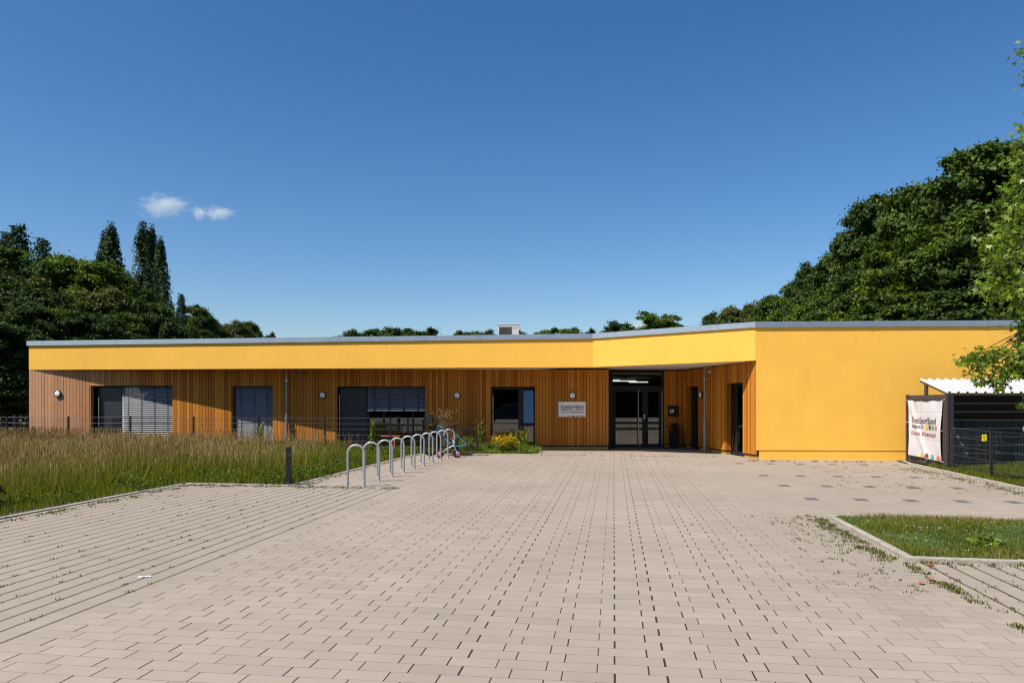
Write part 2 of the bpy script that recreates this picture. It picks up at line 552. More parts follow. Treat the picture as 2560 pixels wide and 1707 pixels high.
# fascia and side upstands
band('fascia', M['yellow'], ZBX, dz(ZTX, -.03), -.28, 0.0)
cop = band('coping', M['zinc'], dz(ZTX, -.155), ZTX, -.02, .05)
band('coping_top', M['zinc'], dz(ZTX, -.012), dz(ZTX, .006), -.36, -.02, parent=cop)
# joints in the coping sheet
mb = MB()
cp = offset_poly(PL, .0525)
for i in range(3):
    a, b = Vector(cp[i]), Vector(cp[i+1]); L = (b-a).length
    s = .45
    while s < L:
        t0 = s/L; p = a.lerp(b, t0); d = (b-a).normalized(); zt = ZT[i]*(1-t0)+ZT[i+1]*t0
        q = p + d*.05; nn = Vector((d.y, -d.x))*.003
        mb.add([(p.x+nn.x,p.y+nn.y,zt-.157),(q.x+nn.x,q.y+nn.y,zt-.157),(q.x+nn.x,q.y+nn.y,zt+.003),(p.x+nn.x,p.y+nn.y,zt+.003),
                (p.x-nn.x,p.y-nn.y,zt-.157),(q.x-nn.x,q.y-nn.y,zt-.157),(q.x-nn.x,q.y-nn.y,zt+.003),(p.x-nn.x,p.y-nn.y,zt+.003)],
               [(0,1,2,3),(7,6,5,4),(0,4,5,1),(3,2,6,7),(0,3,7,4),(1,5,6,2)])
        s += 3.0 if s > .5 else 2.6
bpart(mb, 'coping_joint', M['zinc'], parent=cop)
# roof deck and soffit
def fan(name, mat, zs, inset=.15):
    mb = MB()
    pts = offset_poly(PLX, -inset)
    P = [(*pts[i], zs[i]) for i in range(1, 5)] + [(13.45,39.9,zs[5]), (-15.9,39.9,zs[0])]
    mb.add(P, [(5,0,1),(5,1,2),(5,2,3),(5,3,4)])
    return bpart(mb, name, mat)
fan('roof', M['roofing'], dz(ZTX, -.30))
fan('soffit', M['soffit'], dz(ZBX, .004), .05)

# yellow right hand wall down to the ground
C, Rr = PL[2], PL[3]
mb = MB()
def wallquad(mb, a, b, z0a, z0b, z1a, z1b, th=.3, out=0.0):
    a = Vector(a); b = Vector(b); d = (b-a).normalized(); n = Vector((d.y, -d.x))
    a0 = a + n*out; b0 = b + n*out; a1 = a - n*th; b1 = b - n*th
    mb.add([(*a0,z0a),(*b0,z0b),(*b0,z1b),(*a0,z1a),(*a1,z0a),(*b1,z0b),(*b1,z1b),(*a1,z1a)],
           [(0,1,2,3),(7,6,5,4),(0,4,5,1),(3,2,6,7),(0,3,7,4),(1,5,6,2)])
_k = .03/(Rr[0]-C[0])
wallquad(mb, (C[0]+.03, C[1]+(Rr[1]-C[1])*_k), Rr, .262, .262, 2.719, 2.72, th=.25)
bpart(mb, 'wall', M['yellow'])
mb = MB()
wallquad(mb, (C[0]+.11, C[1]+.010), (Rr[0]-.01, Rr[1]+.012), -.05, -.05, .255, .255, th=.25)
bpart(mb, 'plinth', M['yellow'])
mb = MB(); wallquad(mb, Rr, (13.6, 40), -.05, -.05, 2.715, 2.715, th=.25, out=-.004); bpart(mb, 'side_wall', M['yellow'])
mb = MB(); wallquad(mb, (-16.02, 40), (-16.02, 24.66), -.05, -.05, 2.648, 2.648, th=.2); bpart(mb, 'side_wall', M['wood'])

# ---- timber cladding, board by board
def clad(mb, A, Bp, z0, zA, zB, openings=(), pitch=.105, gap=.011, th=.028, seed=1):
    rnd = random.Random(seed)
    A = Vector(A); Bp = Vector(Bp); L = (Bp-A).length; d = (Bp-A)/L; n = Vector((d.y, -d.x))
    us = [0.0]
    edges = sorted({e for o in openings for e in o[:2]})
    k = max(1, round(L/pitch)); grid = [L*i/k for i in range(k+1)]
    for e in edges:
        j = min(range(1, len(grid)-1), key=lambda i: abs(grid[i]-e)); grid[j] = e
    grid.sort()
    for u0, u1 in zip(grid[:-1], grid[1:]):
        if u1-u0 < .02: continue
        mid = (u0+u1)/2
        top = zA + (zB-zA)*mid/L
        segs = [(z0, top)]
        for (o0, o1, oz0, oz1) in openings:
            if o0 < mid < o1:
                segs = [s for a, b in segs for s in ((a, min(b, oz0)), (max(a, oz1), b)) if s[1]-s[0] > .03]
        for a, b in segs:
            o = rnd.uniform(-.0035, .0035)
            p0 = A + d*(u0+gap/2); p1 = A + d*(u1-gap/2)
            f0 = p0 + n*o; f1 = p1 + n*o; b0 = p0 - n*th; b1 = p1 - n*th
            mb.add([(*f0,a),(*f1,a),(*f1,b),(*f0,b),(*b0,a),(*b1,a),(*b1,b),(*b0,b)],
                   [(0,1,2,3),(7,6,5,4),(0,4,5,1),(3,2,6,7),(0,3,7,4),(1,5,6,2)])
    return mb
def X(px): return (px-1280)*24.6/1850
OPEN = [(X(223.8), X(433), 0.0, 2.125), (X(577.7), X(683.5), 0.0, 2.112), (X(839), X(1064.4), 0.0, 2.10), (X(1225.6), X(1339.9), 0.0, 2.095)]
A0 = (-16.06, 24.6); A1 = (3.21, 24.6)
u_open = [(a+16.06, b+16.06, c, d) for a, b, c, d in OPEN]
mb = clad(MB(), A0, A1, .136, 2.650, 2.662, u_open, seed=3)
# reveals of the openings
for a, b, c, d in OPEN:
    for xx in (a, b):
        s = 1 if xx == a else -1
        clad(mb, (xx-.0 if s>0 else xx+.0, 24.605) if s < 0 else (xx, 24.80), (xx, 24.80) if s < 0 else (xx, 24.605), .136, d, d, pitch=.098, seed=int(xx*100))
# return beside the entrance and boards right of the door
clad(mb, (3.21, 24.602), (3.21, 24.75), .136, 2.660, 2.660, seed=5)
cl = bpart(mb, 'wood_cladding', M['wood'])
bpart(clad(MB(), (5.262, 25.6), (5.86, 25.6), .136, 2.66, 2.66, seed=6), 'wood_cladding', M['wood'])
# the slanting wall of the entrance recess
Q0 = (5.86, 25.60); Q1 = (6.70, 20.30)
QL = (Vector(Q1)-Vector(Q0)).length
qd = (Vector(Q1)-Vector(Q0))/QL; qn = Vector((qd.y, -qd.x))
def qu(Y): return (25.60-Y)/5.30*QL
QOPEN = [(qu(25.25), qu(24.18), 0.0, 2.105), (qu(22.28), qu(21.08), 0.0, 2.14)]
mb = clad(MB(), Q0, Q1, .136, 2.66, 2.714, QOPEN, pitch=.098, seed=8)
for (a, b, z0, z1) in QOPEN:
    for u, s in ((a, 1), (b, -1)):
        P = Vector(Q0) + qd*u
        i = P - qn*.26; o = P - qn*.005
        if s > 0: clad(mb, i, o, .136, z1, z1, pitch=.09, seed=int(u*50))
        else: clad(mb, o, i, .136, z1, z1, pitch=.09, seed=int(u*50))
# end board against the yellow wall
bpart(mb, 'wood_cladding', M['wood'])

# backing walls with the same openings, plinth strips, lintels
def backing(mb, A, Bp, z0, z1, openings, th, inset):
    A = Vector(A); Bp = Vector(Bp); L = (Bp-A).length; d = (Bp-A)/L; n = Vector((d.y, -d.x))
    cuts = sorted([0, L] + [e for o in openings for e in o[:2]])
    for u0, u1 in zip(cuts[:-1], cuts[1:]):
        mid = (u0+u1)/2; zz = z0
        for o in openings:
            if o[0] < mid < o[1]: zz = o[3]
        p0 = A + d*u0 - n*inset; p1 = A + d*u1 - n*inset; q0 = p0 - n*th; q1 = p1 - n*th
        mb.add([(*p0,zz),(*p1,zz),(*p1,z1),(*p0,z1),(*q0,zz),(*q1,zz),(*q1,z1),(*q0,z1)],
               [(0,1,2,3),(7,6,5,4),(0,4,5,1),(3,2,6,7),(0,3,7,4),(1,5,6,2)])
mb = MB()
backing(mb, A0, A1, .10, 2.64, u_open, .20, .032)
backing(mb, (5.30,25.6), (5.9,25.6), .1, 2.64, [], .2, .032)
backing(mb, Q0, Q1, .10, 2.64, QOPEN, .28, .032)
bpart(mb, 'backing_wall', M['black'])
mb = MB()
def plinth_strip(mb, A, Bp, openings, inset, ztop=.130):
    A = Vector(A); Bp = Vector(Bp); L = (Bp-A).length; d = (Bp-A)/L; n = Vector((d.y, -d.x))
    cuts = sorted([0, L] + [e for o in openings for e in o[:2]])
    for u0, u1 in zip(cuts[:-1], cuts[1:]):
        mid = (u0+u1)/2
        if any(o[0] < mid < o[1] for o in openings): continue
        p0 = A + d*u0 - n*inset; p1 = A + d*u1 - n*inset; q0 = p0 - n*.17; q1 = p1 - n*.17
        mb.add([(*p0,-.05),(*p1,-.05),(*p1,ztop),(*p0,ztop),(*q0,-.05),(*q1,-.05),(*q1,ztop),(*q0,ztop)],
               [(0,1,2,3),(7,6,5,4),(0,4,5,1),(3,2,6,7),(0,3,7,4),(1,5,6,2)])
plinth_strip(mb, A0, (3.20,24.6), u_open, .045)
plinth_strip(mb, (5.27,25.6), (5.9,25.6), [], .045)
plinth_strip(mb, Q0, Q1, QOPEN, .05)
bpart(mb, 'plinth', M['plinth'])

# ---- interior seen through the glass
mb = MB()
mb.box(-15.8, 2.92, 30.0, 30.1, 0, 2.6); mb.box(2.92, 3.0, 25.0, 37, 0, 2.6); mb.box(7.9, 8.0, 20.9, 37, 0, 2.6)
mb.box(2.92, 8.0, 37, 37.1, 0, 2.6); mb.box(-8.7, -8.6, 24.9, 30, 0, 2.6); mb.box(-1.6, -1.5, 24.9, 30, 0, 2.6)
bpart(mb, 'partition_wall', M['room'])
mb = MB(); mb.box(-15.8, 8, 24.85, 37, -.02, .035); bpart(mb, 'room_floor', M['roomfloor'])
mb = MB(); mb.add([(3.0,25.72,2.60),(7.9,25.72,2.60),(7.9,37,2.60),(3.0,37,2.60)], [(0,1,2,3)]); bpart(mb, 'foyer_ceiling', M['soffit'])
for (x0, x1, yy, zz) in ((4.35,5.55,33.0,2.52),(3.75,4.55,31.2,2.50),(4.9,5.7,31.0,2.42)):
    mb = MB(); mb.tube([(x0,yy,zz),(x1,yy,zz)], .024, 8)
    bpart(mb, 'ceiling_lamp', M['tube'])

# ---- windows and doors of the front
def rect_frame(mb, x0, x1, z0, z1, y, w, dep=.07):
    mb.box(x0, x0+w, y, y+dep, z0, z1); mb.box(x1-w, x1, y, y+dep, z0, z1)
    mb.box(x0+w, x1-w, y+.001, y+dep-.001, z1-w, z1); mb.box(x0+w, x1-w, y+.001, y+dep-.001, z0, z0+w)
def pane(x0, x1, z0, z1, y, parent, M_=None):
    mb = MB(); mb.box(x0, x1, y, y+.012, z0, z1)
    return bpart(mb, 'pane', M_ or M['glass'], parent)
def bar_handle(x, y, z0, z1, parent, r=.014):
    mb = MB(); mb.tube([(x,y-.06,z0),(x,y-.06,z1)], r, 10)
    for z in (z0+.12, z1-.12): mb.tube([(x,y-.06,z),(x,y+.01,z)], r*.7, 6)
    return bpart(mb, 'handle', M['steel'], parent, smooth='auto')
def blind(x0, x1, ztop, zbot, y, parent, pitch=.066, cords=4, rail=False):
    mb = MB(); z = ztop-.05
    while z > zbot:
        prof = [(-.030,.017),(-.012,.011),(.010,-.005),(.026,-.019)]
        vs = []
        for xx in (x0+.012, x1-.012):
            for (dy, dzz) in prof: vs.append((xx, y+dy*-1, z-dzz*-1 if False else z+dzz*-1*-1))
        mb.add(vs, [(0,1,5,4),(1,2,6,5),(2,3,7,6)])
        z -= pitch
    o = bpart(mb, 'blind', M['blind'], parent, smooth=True)
    mb = MB()
    for i in range(cords):
        xx = x0 + (x1-x0)*(i+.5)/cords if cords > 1 else (x0+x1)/2
        mb.box(xx-.006, xx+.006, y-.036, y-.031, zbot, ztop)
    bpart(mb, 'blind_cord', M['black'], parent)
    if rail:
        mb = MB(); mb.box(x0+.01, x1-.01, y-.03, y+.03, zbot-.085, zbot-.02)
        bpart(mb, 'bottom_rail', M['blind'], parent, bevel=.004)
        mb = MB()
        for i in range(cords):
            xx = x0 + (x1-x0)*(i+.5)/cords
            mb.box(xx-.022, xx+.022, y-.034, y+.034, zbot-.09, zbot-.01)
        bpart(mb, 'rail_clip', M['black'], parent)

FY = 24.80
def leaf_door(x0, x1, z1, label_bar=True):
    mb = MB(); rect_frame(mb, x0, x1, .02, z1, FY, .055)
    o = bpart(mb, 'door', M['anth'])
    mb = MB(); mb.box(x0+.055, x1-.055, FY+.018, FY+.06, .075, z1-.055); bpart(mb, 'door_leaf', M['anth_panel'], o)
    return o
# window 1: door leaf and lowered blind
x0, x1, _, zt = OPEN[0]
dx = X(299.5)
d1 = leaf_door(x0+.18, dx, zt)
mb = MB(); mb.box(x0+.62, dx-.10, FY+.004, FY+.017, .98, 1.05); mb.box(x0+.62, dx-.10, FY+.006, FY+.017, .1, .94); bpart(mb, 'push_bar', M['anth'], d1)
bar_handle(x0+.23, FY, .15, 1.75, d1, .016)
mb = MB(); rect_frame(mb, dx, x1, .02, zt, FY, .06); mb.box((dx+x1)/2-.04, (dx+x1)/2+.04, FY+.01, FY+.06, .08, zt-.06)
w1 = bpart(mb, 'window', M['anth']); pane(dx+.06, x1-.06, .08, zt-.06, FY+.03, w1)
blind(dx+.01, x1-.01, zt-.0, .06, FY-.07, w1, cords=4)
# window 2
x0, x1, _, zt = OPEN[1]
mb = MB(); rect_frame(mb, x0, x1, .02, zt, FY, .06); w2 = bpart(mb, 'window', M['anth']); pane(x0+.06, x1-.06, .08, zt-.06, FY+.03, w2)
blind(x0+.09, x1-.02, zt, .06, FY-.07, w2, cords=3)
# window 3
x0, x1, _, zt = OPEN[2]
dx = X(916)
d3 = leaf_door(x0+.06, dx, zt); bar_handle(x0+.10, FY, .12, 1.82, d3, .016)
mb = MB(); rect_frame(mb, dx, x1, .02, zt, FY, .07)
for xx in (X(957), X(1030)): mb.box(xx-.035, xx+.035, FY+.01, FY+.065, .09, zt-.07)
mb.box(dx+.07, x1-.07, FY+.012, FY+.062, .78, .86)
w3 = bpart(mb, 'window', M['anth']); pane(dx+.07, x1-.07, .09, zt-.07, FY+.03, w3)
blind(dx+.01, x1-.01, zt, 1.36, FY-.07, w3, cords=4, rail=True)
# window 4: glazed door and side light
x0, x1, _, zt = OPEN[3]
dx = X(1303.5)
mb = MB(); rect_frame(mb, x0, dx, .02, zt, FY, .10); d4 = bpart(mb, 'door', M['anth']); pane(x0+.10, dx-.10, .12, zt-.10, FY+.03, d4)
bar_handle(x0+.085, FY, .1, 1.82, d4, .018)
mb = MB(); rect_frame(mb, dx, x1, .02, zt, FY, .075); mb.box(dx+.075, x1-.075, FY+.004, FY+.066, .78, .88)
w4 = bpart(mb, 'window', M['anth']); mb = MB(); mb.beam(((dx+x1)/2,FY+.02,.88),((dx+x1)/2,FY+.17,zt-.075), x1-dx-.15, .012, up=(0,1,0)); bpart(mb, 'pane', M['glass'], w4); pane(dx+.075, x1-.075, .095, .78, FY+.03, w4)

# ---- entrance doors
EY = 25.62
ex0, ex1 = 3.418, 5.258
mb = MB(); rect_frame(mb, ex0, ex1, .02, 2.655, EY, .075); mb.box(ex0+.075, ex1-.075, EY-.004, EY+.074, 2.03, 2.15)
ent = bpart(mb, 'entrance_frame', M['anth'])
pane(ex0+.075, ex1-.075, 2.15, 2.58, EY+.03, ent)
mb = MB(); mb.box(3.215, ex0-.002, EY-.012, EY+.08, .0, 2.655); mb.box(3.215, 3.30, 24.76, EY-.014, 0, 2.655); bpart(mb, 'jamb', M['anth'])
def px_e(px): return (px-1280)*EY/1850
for (a, b, handle) in ((ex0+.075, px_e(1613), px_e(1595.4)), (px_e(1613)+.004, ex1-.075, px_e(1654.5))):
    mb = MB(); rect_frame(mb, a, b, .03, 2.03, EY+.006, .095, .06); mb.box(a+.095, b-.095, EY+.010, EY+.060, .82, .90)
    dd = bpart(mb, 'entrance_door', M['anth'])
    pane(a+.095, b-.095, .90, 1.935, EY+.03, dd); pane(a+.095, b-.095, .125, .82, EY+.03, dd)
    bar_handle(handle, EY, .08, 2.0, dd, .013)
mb = MB(); mb.box(px_e(1613)-.05, px_e(1613)-.015, EY-.02, EY+.004, 1.0, 1.16); bpart(mb, 'lock', M['steel'], ent)
mb = MB(); mb.lathe([(.0,0),(.03,0),(.035,.03),(.02,.055),(0,.06)], (3.30, EY-.1, .03), n=12); bpart(mb, 'door_stop', M['white'], ent)

# ---- two narrow doors in the slanting wall
for (a, b, z0, z1) in QOPEN:
    P0 = Vector(Q0)+qd*a - qn*.20; P1 = Vector(Q0)+qd*b - qn*.20
    ang = math.atan2(qd.y, qd.x)
    Mx = Matrix.Translation((P0.x, P0.y-24.6, 0)) @ Matrix.Rotation(ang, 4, 'Z')
    L = b-a
    def loc(mb, name, mat, parent=None, **kw):
        mb.v = [tuple(Mx @ Vector(v)) for v in mb.v]; return mb.build(name, mat, parent or B, **kw)
    mb = MB()
    for (f0, f1) in ((.0, L*.32), (L*.32+.002, L)):
        mb.box(f0, f0+.06, 0, .06, .03, z1); mb.box(f1-.06, f1, 0, .06, .03, z1)
        for zz in ((.03,.12), (z1-.08, z1), (.84,.91)): mb.box(f0+.06, f1-.06, .004, .056, *zz)
    dd = loc(mb, 'side_door', M['anth'])
    mb = MB(); mb.box(.06, L*.32-.06, .02, .032, .12, z1-.08); mb.box(L*.32+.062, L-.06, .02, .032, .12, z1-.08)
    loc(mb, 'pane', M['glass'], dd)
    mb = MB(); mb.tube([(L*.32-.12,-.05,.25),(L*.32-.12,-.05,1.85)], .014, 8)
    for zz in (.4, 1.0, 1.7): mb.tube([(L*.32-.12,-.05,zz),(L*.32-.12,.01,zz)], .012, 6)
    loc(mb, 'handle', M['anth'], dd)

# ---- wall lamps, rain pipes, small cameras
def wall_lamp(P, n, r=.115):
    P = Vector(P); n = Vector(n).normalized()
    rot = Vector((0,0,1)).rotation_difference(n).to_matrix()
    mb = MB(); mb.lathe([(0,0),(r,0),(r,.045),(r*.97,.055),(r*.80,.055),(r*.78,.05)], n=32, M=rot, c=P)
    o = bpart(mb, 'wall_lamp', M['black'], smooth='auto')
    mb = MB(); mb.lathe([(r*.78,.03),(r*.78,.052),(r*.72,.058),(r*.5,.062),(r*.2,.064),(0.001,.064)], n=32, M=rot, c=P)
    bpart(mb, 'lamp_cover', M['opal'], o, smooth='auto')
for px, py in ((145.6,983.9),(807,987.6),(1142.7,988),(1430.5,988.3)):
    wall_lamp((X(px), 24.597, 1.58+(1005-py)*24.6/1850), (0,-1,0))
uL = qu(23.9); PLm = Vector(Q0)+qd*uL
wall_lamp((PLm.x+qn.x*.003, PLm.y+qn.y*.003, 1.58+18*23.9/1850), (qn.x, qn.y, 0))
def rain_pipe(x, y, z1, parent=None):
    mb = MB(); mb.tube([(x,y,.05),(x,y,z1)], .042, 14)
    mb.tube([(x,y,.0),(x,y,.88)], .054, 14)
    for z in (.88, 1.02): mb.tube([(x,y,z-.03),(x,y,z+.03)], .062, 14)
    o = bpart(mb, 'rain_pipe', M['pipe'], smooth='auto')
    mb = MB()
    for z in (1.0, 2.3): mb.tube([(x,y,z-.02),(x,y,z+.02)], .052, 12); 
    bpart(mb, 'pipe_clip', M['steel'], o)
rain_pipe(X(716)*.995, 24.49, 2.655)
rain_pipe((1762-1280)*23.3/1850, 23.3, 2.69)
def cctv(x, y, z, n):
    mb = MB(); mb.tube([(x,y,z),(x,y,z-.09)], .03, 10); mb.tube([(x,y,z-.11),(x+n[0]*.13,y+n[1]*.13,z-.17)], .045, 12)
    bpart(mb, 'security_camera', M['pipe'], smooth='auto')
cctv(X(754), 24.50, 2.65, (.3,-1)); cctv((1775-1280)*22.9/1850, 22.9, 2.69, (-.4,-1))
mb = MB(); mb.box(X(1430.5)-.012, X(1430.5)+.012, 24.57, 24.598, 2.14, 2.24); bpart(mb, 'hook', M['steel'])

# ================================================================== things at the building
def sign_board():
    z0, z1 = 1.58-36.8*.0133, 1.58+1*.0133
    x0, x1 = X(1396), X(1464.2)
    s = thing('sign_board', 'white name board with black and dark red lettering left of the entrance', 'sign', (x0, 24.555, z0))
    w, h = x1-x0, z1-z0
    MB().box(0, w, 0, .03, 0, h).build('panel', M['white'], s, bevel=.004)
    Mx = Matrix.Translation((0,-.004,0)) @ Matrix.Rotation(R(90), 4, 'X')
    def T(txt, x, z, size, mat, sx, bold):
        text_part(txt, size, mat, s, Mx=Matrix.Translation((x,-.004,z)) @ Matrix.Rotation(R(90),4,'X'), width=sx, bold=bold)
    T('KreisSportBund', w*.085, h*.60, .118, M['ink'], w*.83, .003)
    T('Paderborn e.V.', w*.085, h*.455, .072, M['ink'], w*.43, .003)
    T('Kita im Altenautal', w*.085, h*.275, .094, M['red_ink'], w*.83, .0015)
    def disc(cx, cz, r, mat, half=False):
        n = 20; vs = [(cx+r*math.cos(a), -.0045, cz+r*math.sin(a)) for a in [(math.pi if half else 2*math.pi)*k/n for k in range(n+(1 if half else 0))]]
        MB().add(vs, [tuple(range(len(vs)))]).build('dot', mat, s)
    for fx, m in ((.59,'dot_y'),(.69,'dot_r'),(.785,'dot_g'),(.885,'dot_o')): disc(w*fx, h*.495, .030, M[m])
    for fx, m in ((.36,'dot_y'),(.53,'dot_r'),(.69,'dot_g'),(.86,'dot_o')): disc(w*fx, .004, .045, M[m], True)
sign_board()

def letterbox():
    x0, x1 = (1671.6-1280)*25.45/1850, (1696.8-1280)*25.45/1850
    z0, z1 = 1.58-35.6*25.45/1850, 1.58-9.5*25.45/1850
    s = thing('letter_box', 'black letter box with white house number 28 beside the entrance doors', 'letter box', (x0, 25.46, z0))
    w, h = x1-x0, z1-z0
    MB().box(0, w, 0, .13, 0, h).build('box', M['black'], s, bevel=.02)
    MB().box(.02, w-.02, -.008, .01, h*.80, h*.93).build('flap', M['anth'], s, bevel=.003)
    text_part('28', .165, M['white'], s, name='house_number', Mx=Matrix.Translation((.03,-.012,h*.36)) @ Matrix.Rotation(R(90),4,'X'), sx=.95, bold=.004)
letterbox()

def planter():
    x = (1686.7-1280)*25.1/1850
    s = thing('planter', 'tall square black planter with dark red flowers under the letter box', 'planter', (x, 25.15, 0))
    mb = MB(); a, b, h = .135, .15, .63
    mb.add([(-a,-a,.0),(a,-a,0),(a,a,0),(-a,a,0),(-b,-b,h),(b,-b,h),(b,b,h),(-b,b,h),(-b+.02,-b+.02,h),(b-.02,-b+.02,h),(b-.02,b-.02,h),(-b+.02,b-.02,h),(-b+.02,-b+.02,h-.05),(b-.02,-b+.02,h-.05),(b-.02,b-.02,h-.05),(-b+.02,b-.02,h-.05)],
           [(3,2,1,0)]+[(i,(i+1)%4,4+(i+1)%4,4+i) for i in range(4)]+[(4+i,4+(i+1)%4,8+(i+1)%4,8+i) for i in range(4)]+[(8+i,8+(i+1)%4,12+(i+1)%4,12+i) for i in range(4)]+[(12,13,14,15)])
    mb.build('pot', M['black'], s)
    rng = np.random.default_rng(5)
    V, F, T = leaf_cloud(rng, rng.normal(0, (.09,.09,.07), (420,3))+(0,0,.74), .05, up=.5)
    npmesh('leaves', V, F, M['leaf_dark'], s, tint=T)
    V, F, T = leaf_cloud(rng, rng.normal(0, (.11,.11,.06), (90,3))+(0,0,.80), .05, up=.2)
    npmesh('flowers', V, F, M['petal_red'], s, tint=T)

def leaf_cloud(rng, P, size, up=.4, outward=None, aspect=.55, jit=.35, fold=.25):
    """one folded diamond leaf per point"""
    n = len(P)
    N = rng.normal(0, 1, (n,3)); N[:,2] += up*2
    if outward is not None: N += outward*1.6
    N /= np.linalg.norm(N, axis=1)[:,None]+1e-9
    A = rng.normal(0, 1, (n,3)); A -= N*(A*N).sum(1)[:,None]; A /= np.linalg.norm(A, axis=1)[:,None]+1e-9
    Bv = np.cross(N, A)
    s = size*(1+rng.uniform(-jit, jit, n))[:,None]
    base = P - A*s*.5; tip = P + A*s*.5 - N*s*.12
    l = P + Bv*s*aspect*.5 + N*s*fold*.35; r = P - Bv*s*aspect*.5 + N*s*fold*.35
    V = np.stack([base, l, tip, r], 1).reshape(-1,3)
    F = (np.arange(n)[:,None]*4 + np.arange(4)[None,:])
    T = rng.uniform(0, 1, n)
    return V, F, T

M['leaf'] = leaf_mat('broad_leaves', [(.022,.048,.005),(.044,.082,.008),(.092,.132,.014)], .2)
M['leaf_bright'] = leaf_mat('bright_leaves', [(.036,.074,.005),(.076,.128,.008),(.145,.195,.016)], .25)
M['leaf_olive'] = leaf_mat('olive_leaves', [(.048,.062,.012),(.082,.098,.018),(.122,.132,.030)], .24)
M['leaf_dark'] = leaf_mat('dark_leaves', [(.016,.037,.006),(.031,.061,.009),(.066,.098,.016)], .18)
M['leaf_poplar'] = leaf_mat('poplar_leaves', [(.020,.042,.012),(.034,.062,.016),(.058,.085,.024)], .18)
M['leaf_copper'] = leaf_mat('copper_leaves', [(.030,.022,.014),(.045,.030,.018),(.055,.045,.022)], .15)
M['needle'] = leaf_mat('conifer_needles', [(.014,.036,.014),(.026,.055,.020),(.045,.075,.026)], .12)
M['star_leaf'] = leaf_mat('star_leaves', [(.065,.125,.007),(.14,.22,.011),(.25,.32,.02)], .40, rough=.42, spec=.5)
M['petal_red'] = leaf_mat('red_petals', [(.10,.01,.02),(.22,.02,.04),(.3,.05,.08)], .2)
M['petal_yellow'] = leaf_mat('yellow_petals', [(.42,.24,.006),(.58,.36,.01),(.68,.48,.02)], .2)
M['weed'] = leaf_mat('weed_leaves', [(.08,.13,.012),(.14,.20,.02),(.21,.26,.04)], .34)
M['dry'] = leaf_mat('dry_stalks', [(.16,.10,.045),(.24,.16,.07),(.34,.25,.13)], .2)
planter()

def ac_unit():
    s = thing('air_conditioner', 'pale grey air conditioning unit standing on the flat roof', 'air conditioner', ((1271-1280)*30/1850, 30.0, 3.39))
    w, h, d = .86, 1.34, .34
    MB().box(-w/2, w/2, 0, d, .12, h-.02).build('casing', M['ac'], s, bevel=.012)
    MB().box(-w/2-.015, w/2+.015, -.015, d+.015, h-.02, h+.012).build('lid', M['ac'], s, bevel=.006)
    MB().box(-w/2+.05, w/2-.30, -.012, .004, .66, h-.10).build('fan_grille', M['grille'], s)
    mb = MB()
    cx, cz = -w/2+.05+(w-.35)/2, .66+(h-.76)/2
    for r in (.06,.11,.16,.21,.25): mb.tube([(cx+r*math.cos(a), -.018, cz+r*math.sin(a)) for a in [2*math.pi*k/28 for k in range(28)]], .004, 5, closed=True)
    for k in range(12):
        a = 2*math.pi*k/12; mb.tube([(cx+.05*math.cos(a),-.018,cz+.05*math.sin(a)),(cx+.26*math.cos(a),-.018,cz+.26*math.sin(a))], .003, 4)
    mb.build('fan_guard', M['grille'], s)
    MB().box(w/2-.26, w/2-.06, -.004, .004, h-.15, h-.12).build('badge', M['zinc'], s)
    mb = MB()
    for x in (-w/2+.06, w/2-.06): mb.box(x-.03, x+.03, -.05, d+.05, 0, .12)
    mb.build('feet', M['galv'], s)
    mb = MB()
    for sx in (-1, 1): mb.tube([(sx*w/2,0,h),(sx*(w/2+.45),-.05,.05)], .006, 5)
    mb.build('guy_wire', M['galv'], s)
ac_unit()

# ================================================================== bike racks
def rack():
    s = thing('bike_rack', 'x', 'bike rack', (-2.91, 13.81, 0), group='galvanised hoop bike racks in a row along the kerb')
    w, h, r = .155, .80, .021
    pts = [(-w,0,0),(-w,0,.2),(-w,0,h-w-r)] + [(-w*math.cos(a),0,h-w-r+w*math.sin(a)) for a in [math.pi*k/14 for k in range(1,14)]] + [(w,0,h-w-r),(w,0,.2),(w,0,0)]
    MB().tube(pts, r, 12).build('hoop', M['galv'], s, smooth='auto')
    for x in (-w, w): MB().lathe([(.026,0),(.026,.006),(.022,.012)], (x,0,0), n=12).build('foot_collar', M['galv'], s)
    return s
r0 = rack()
names = ['nearest hoop of the bike rack row, closest to the bollard light', 'second hoop of the bike rack row counted from the bollard light', 'third hoop of the bike rack row counted from the bollard light',
         'fourth hoop of the bike rack row counted from the bollard light', 'fifth hoop of the bike rack row counted from the bollard light', 'sixth hoop of the bike rack row, four before the far end',
         'seventh hoop, the third before the two that hold the blue bicycle', 'hoop before the front wheel of the blue bicycle, third from the far end', 'hoop beside the pink wheeled balance bike, the last but one', 'farthest hoop of the row, right behind the frame of the blue bicycle']
for i in range(10):
    o = r0 if i == 0 else dup(r0)
    o['label'] = 'grey steel ' + names[i]
    o.location = (-2.91+.1187*i, 13.81+.881*i, 0)
    o.rotation_euler = (0, 0, random.uniform(-.05, .05))
    o['group'] = 'galvanised hoop bike racks in a row along the kerb'

# ================================================================== bollard light
def bollard():
    s = thing('bollard', 'dark square bollard at the kerb corner of the meadow, left of the bike racks', 'bollard', (-4.255, 14.10, 0))
    MB().box(-.044,.044,-.044,.044,0,.73).build('post', M['anth'], s, bevel=.004)
    MB().box(.012,.046,-.052,-.040,.36,.62).build('side_plate', M['anth_panel'], s)
    for z in (.40,.50): MB().box(.0,.062,-.065,-.043,z,z+.07).build('socket_cover', M['black'], s, bevel=.006)
    MB().box(-.07,.07,-.07,.07,-.01,.012).build('base_plate', M['galv'], s)
bollard()

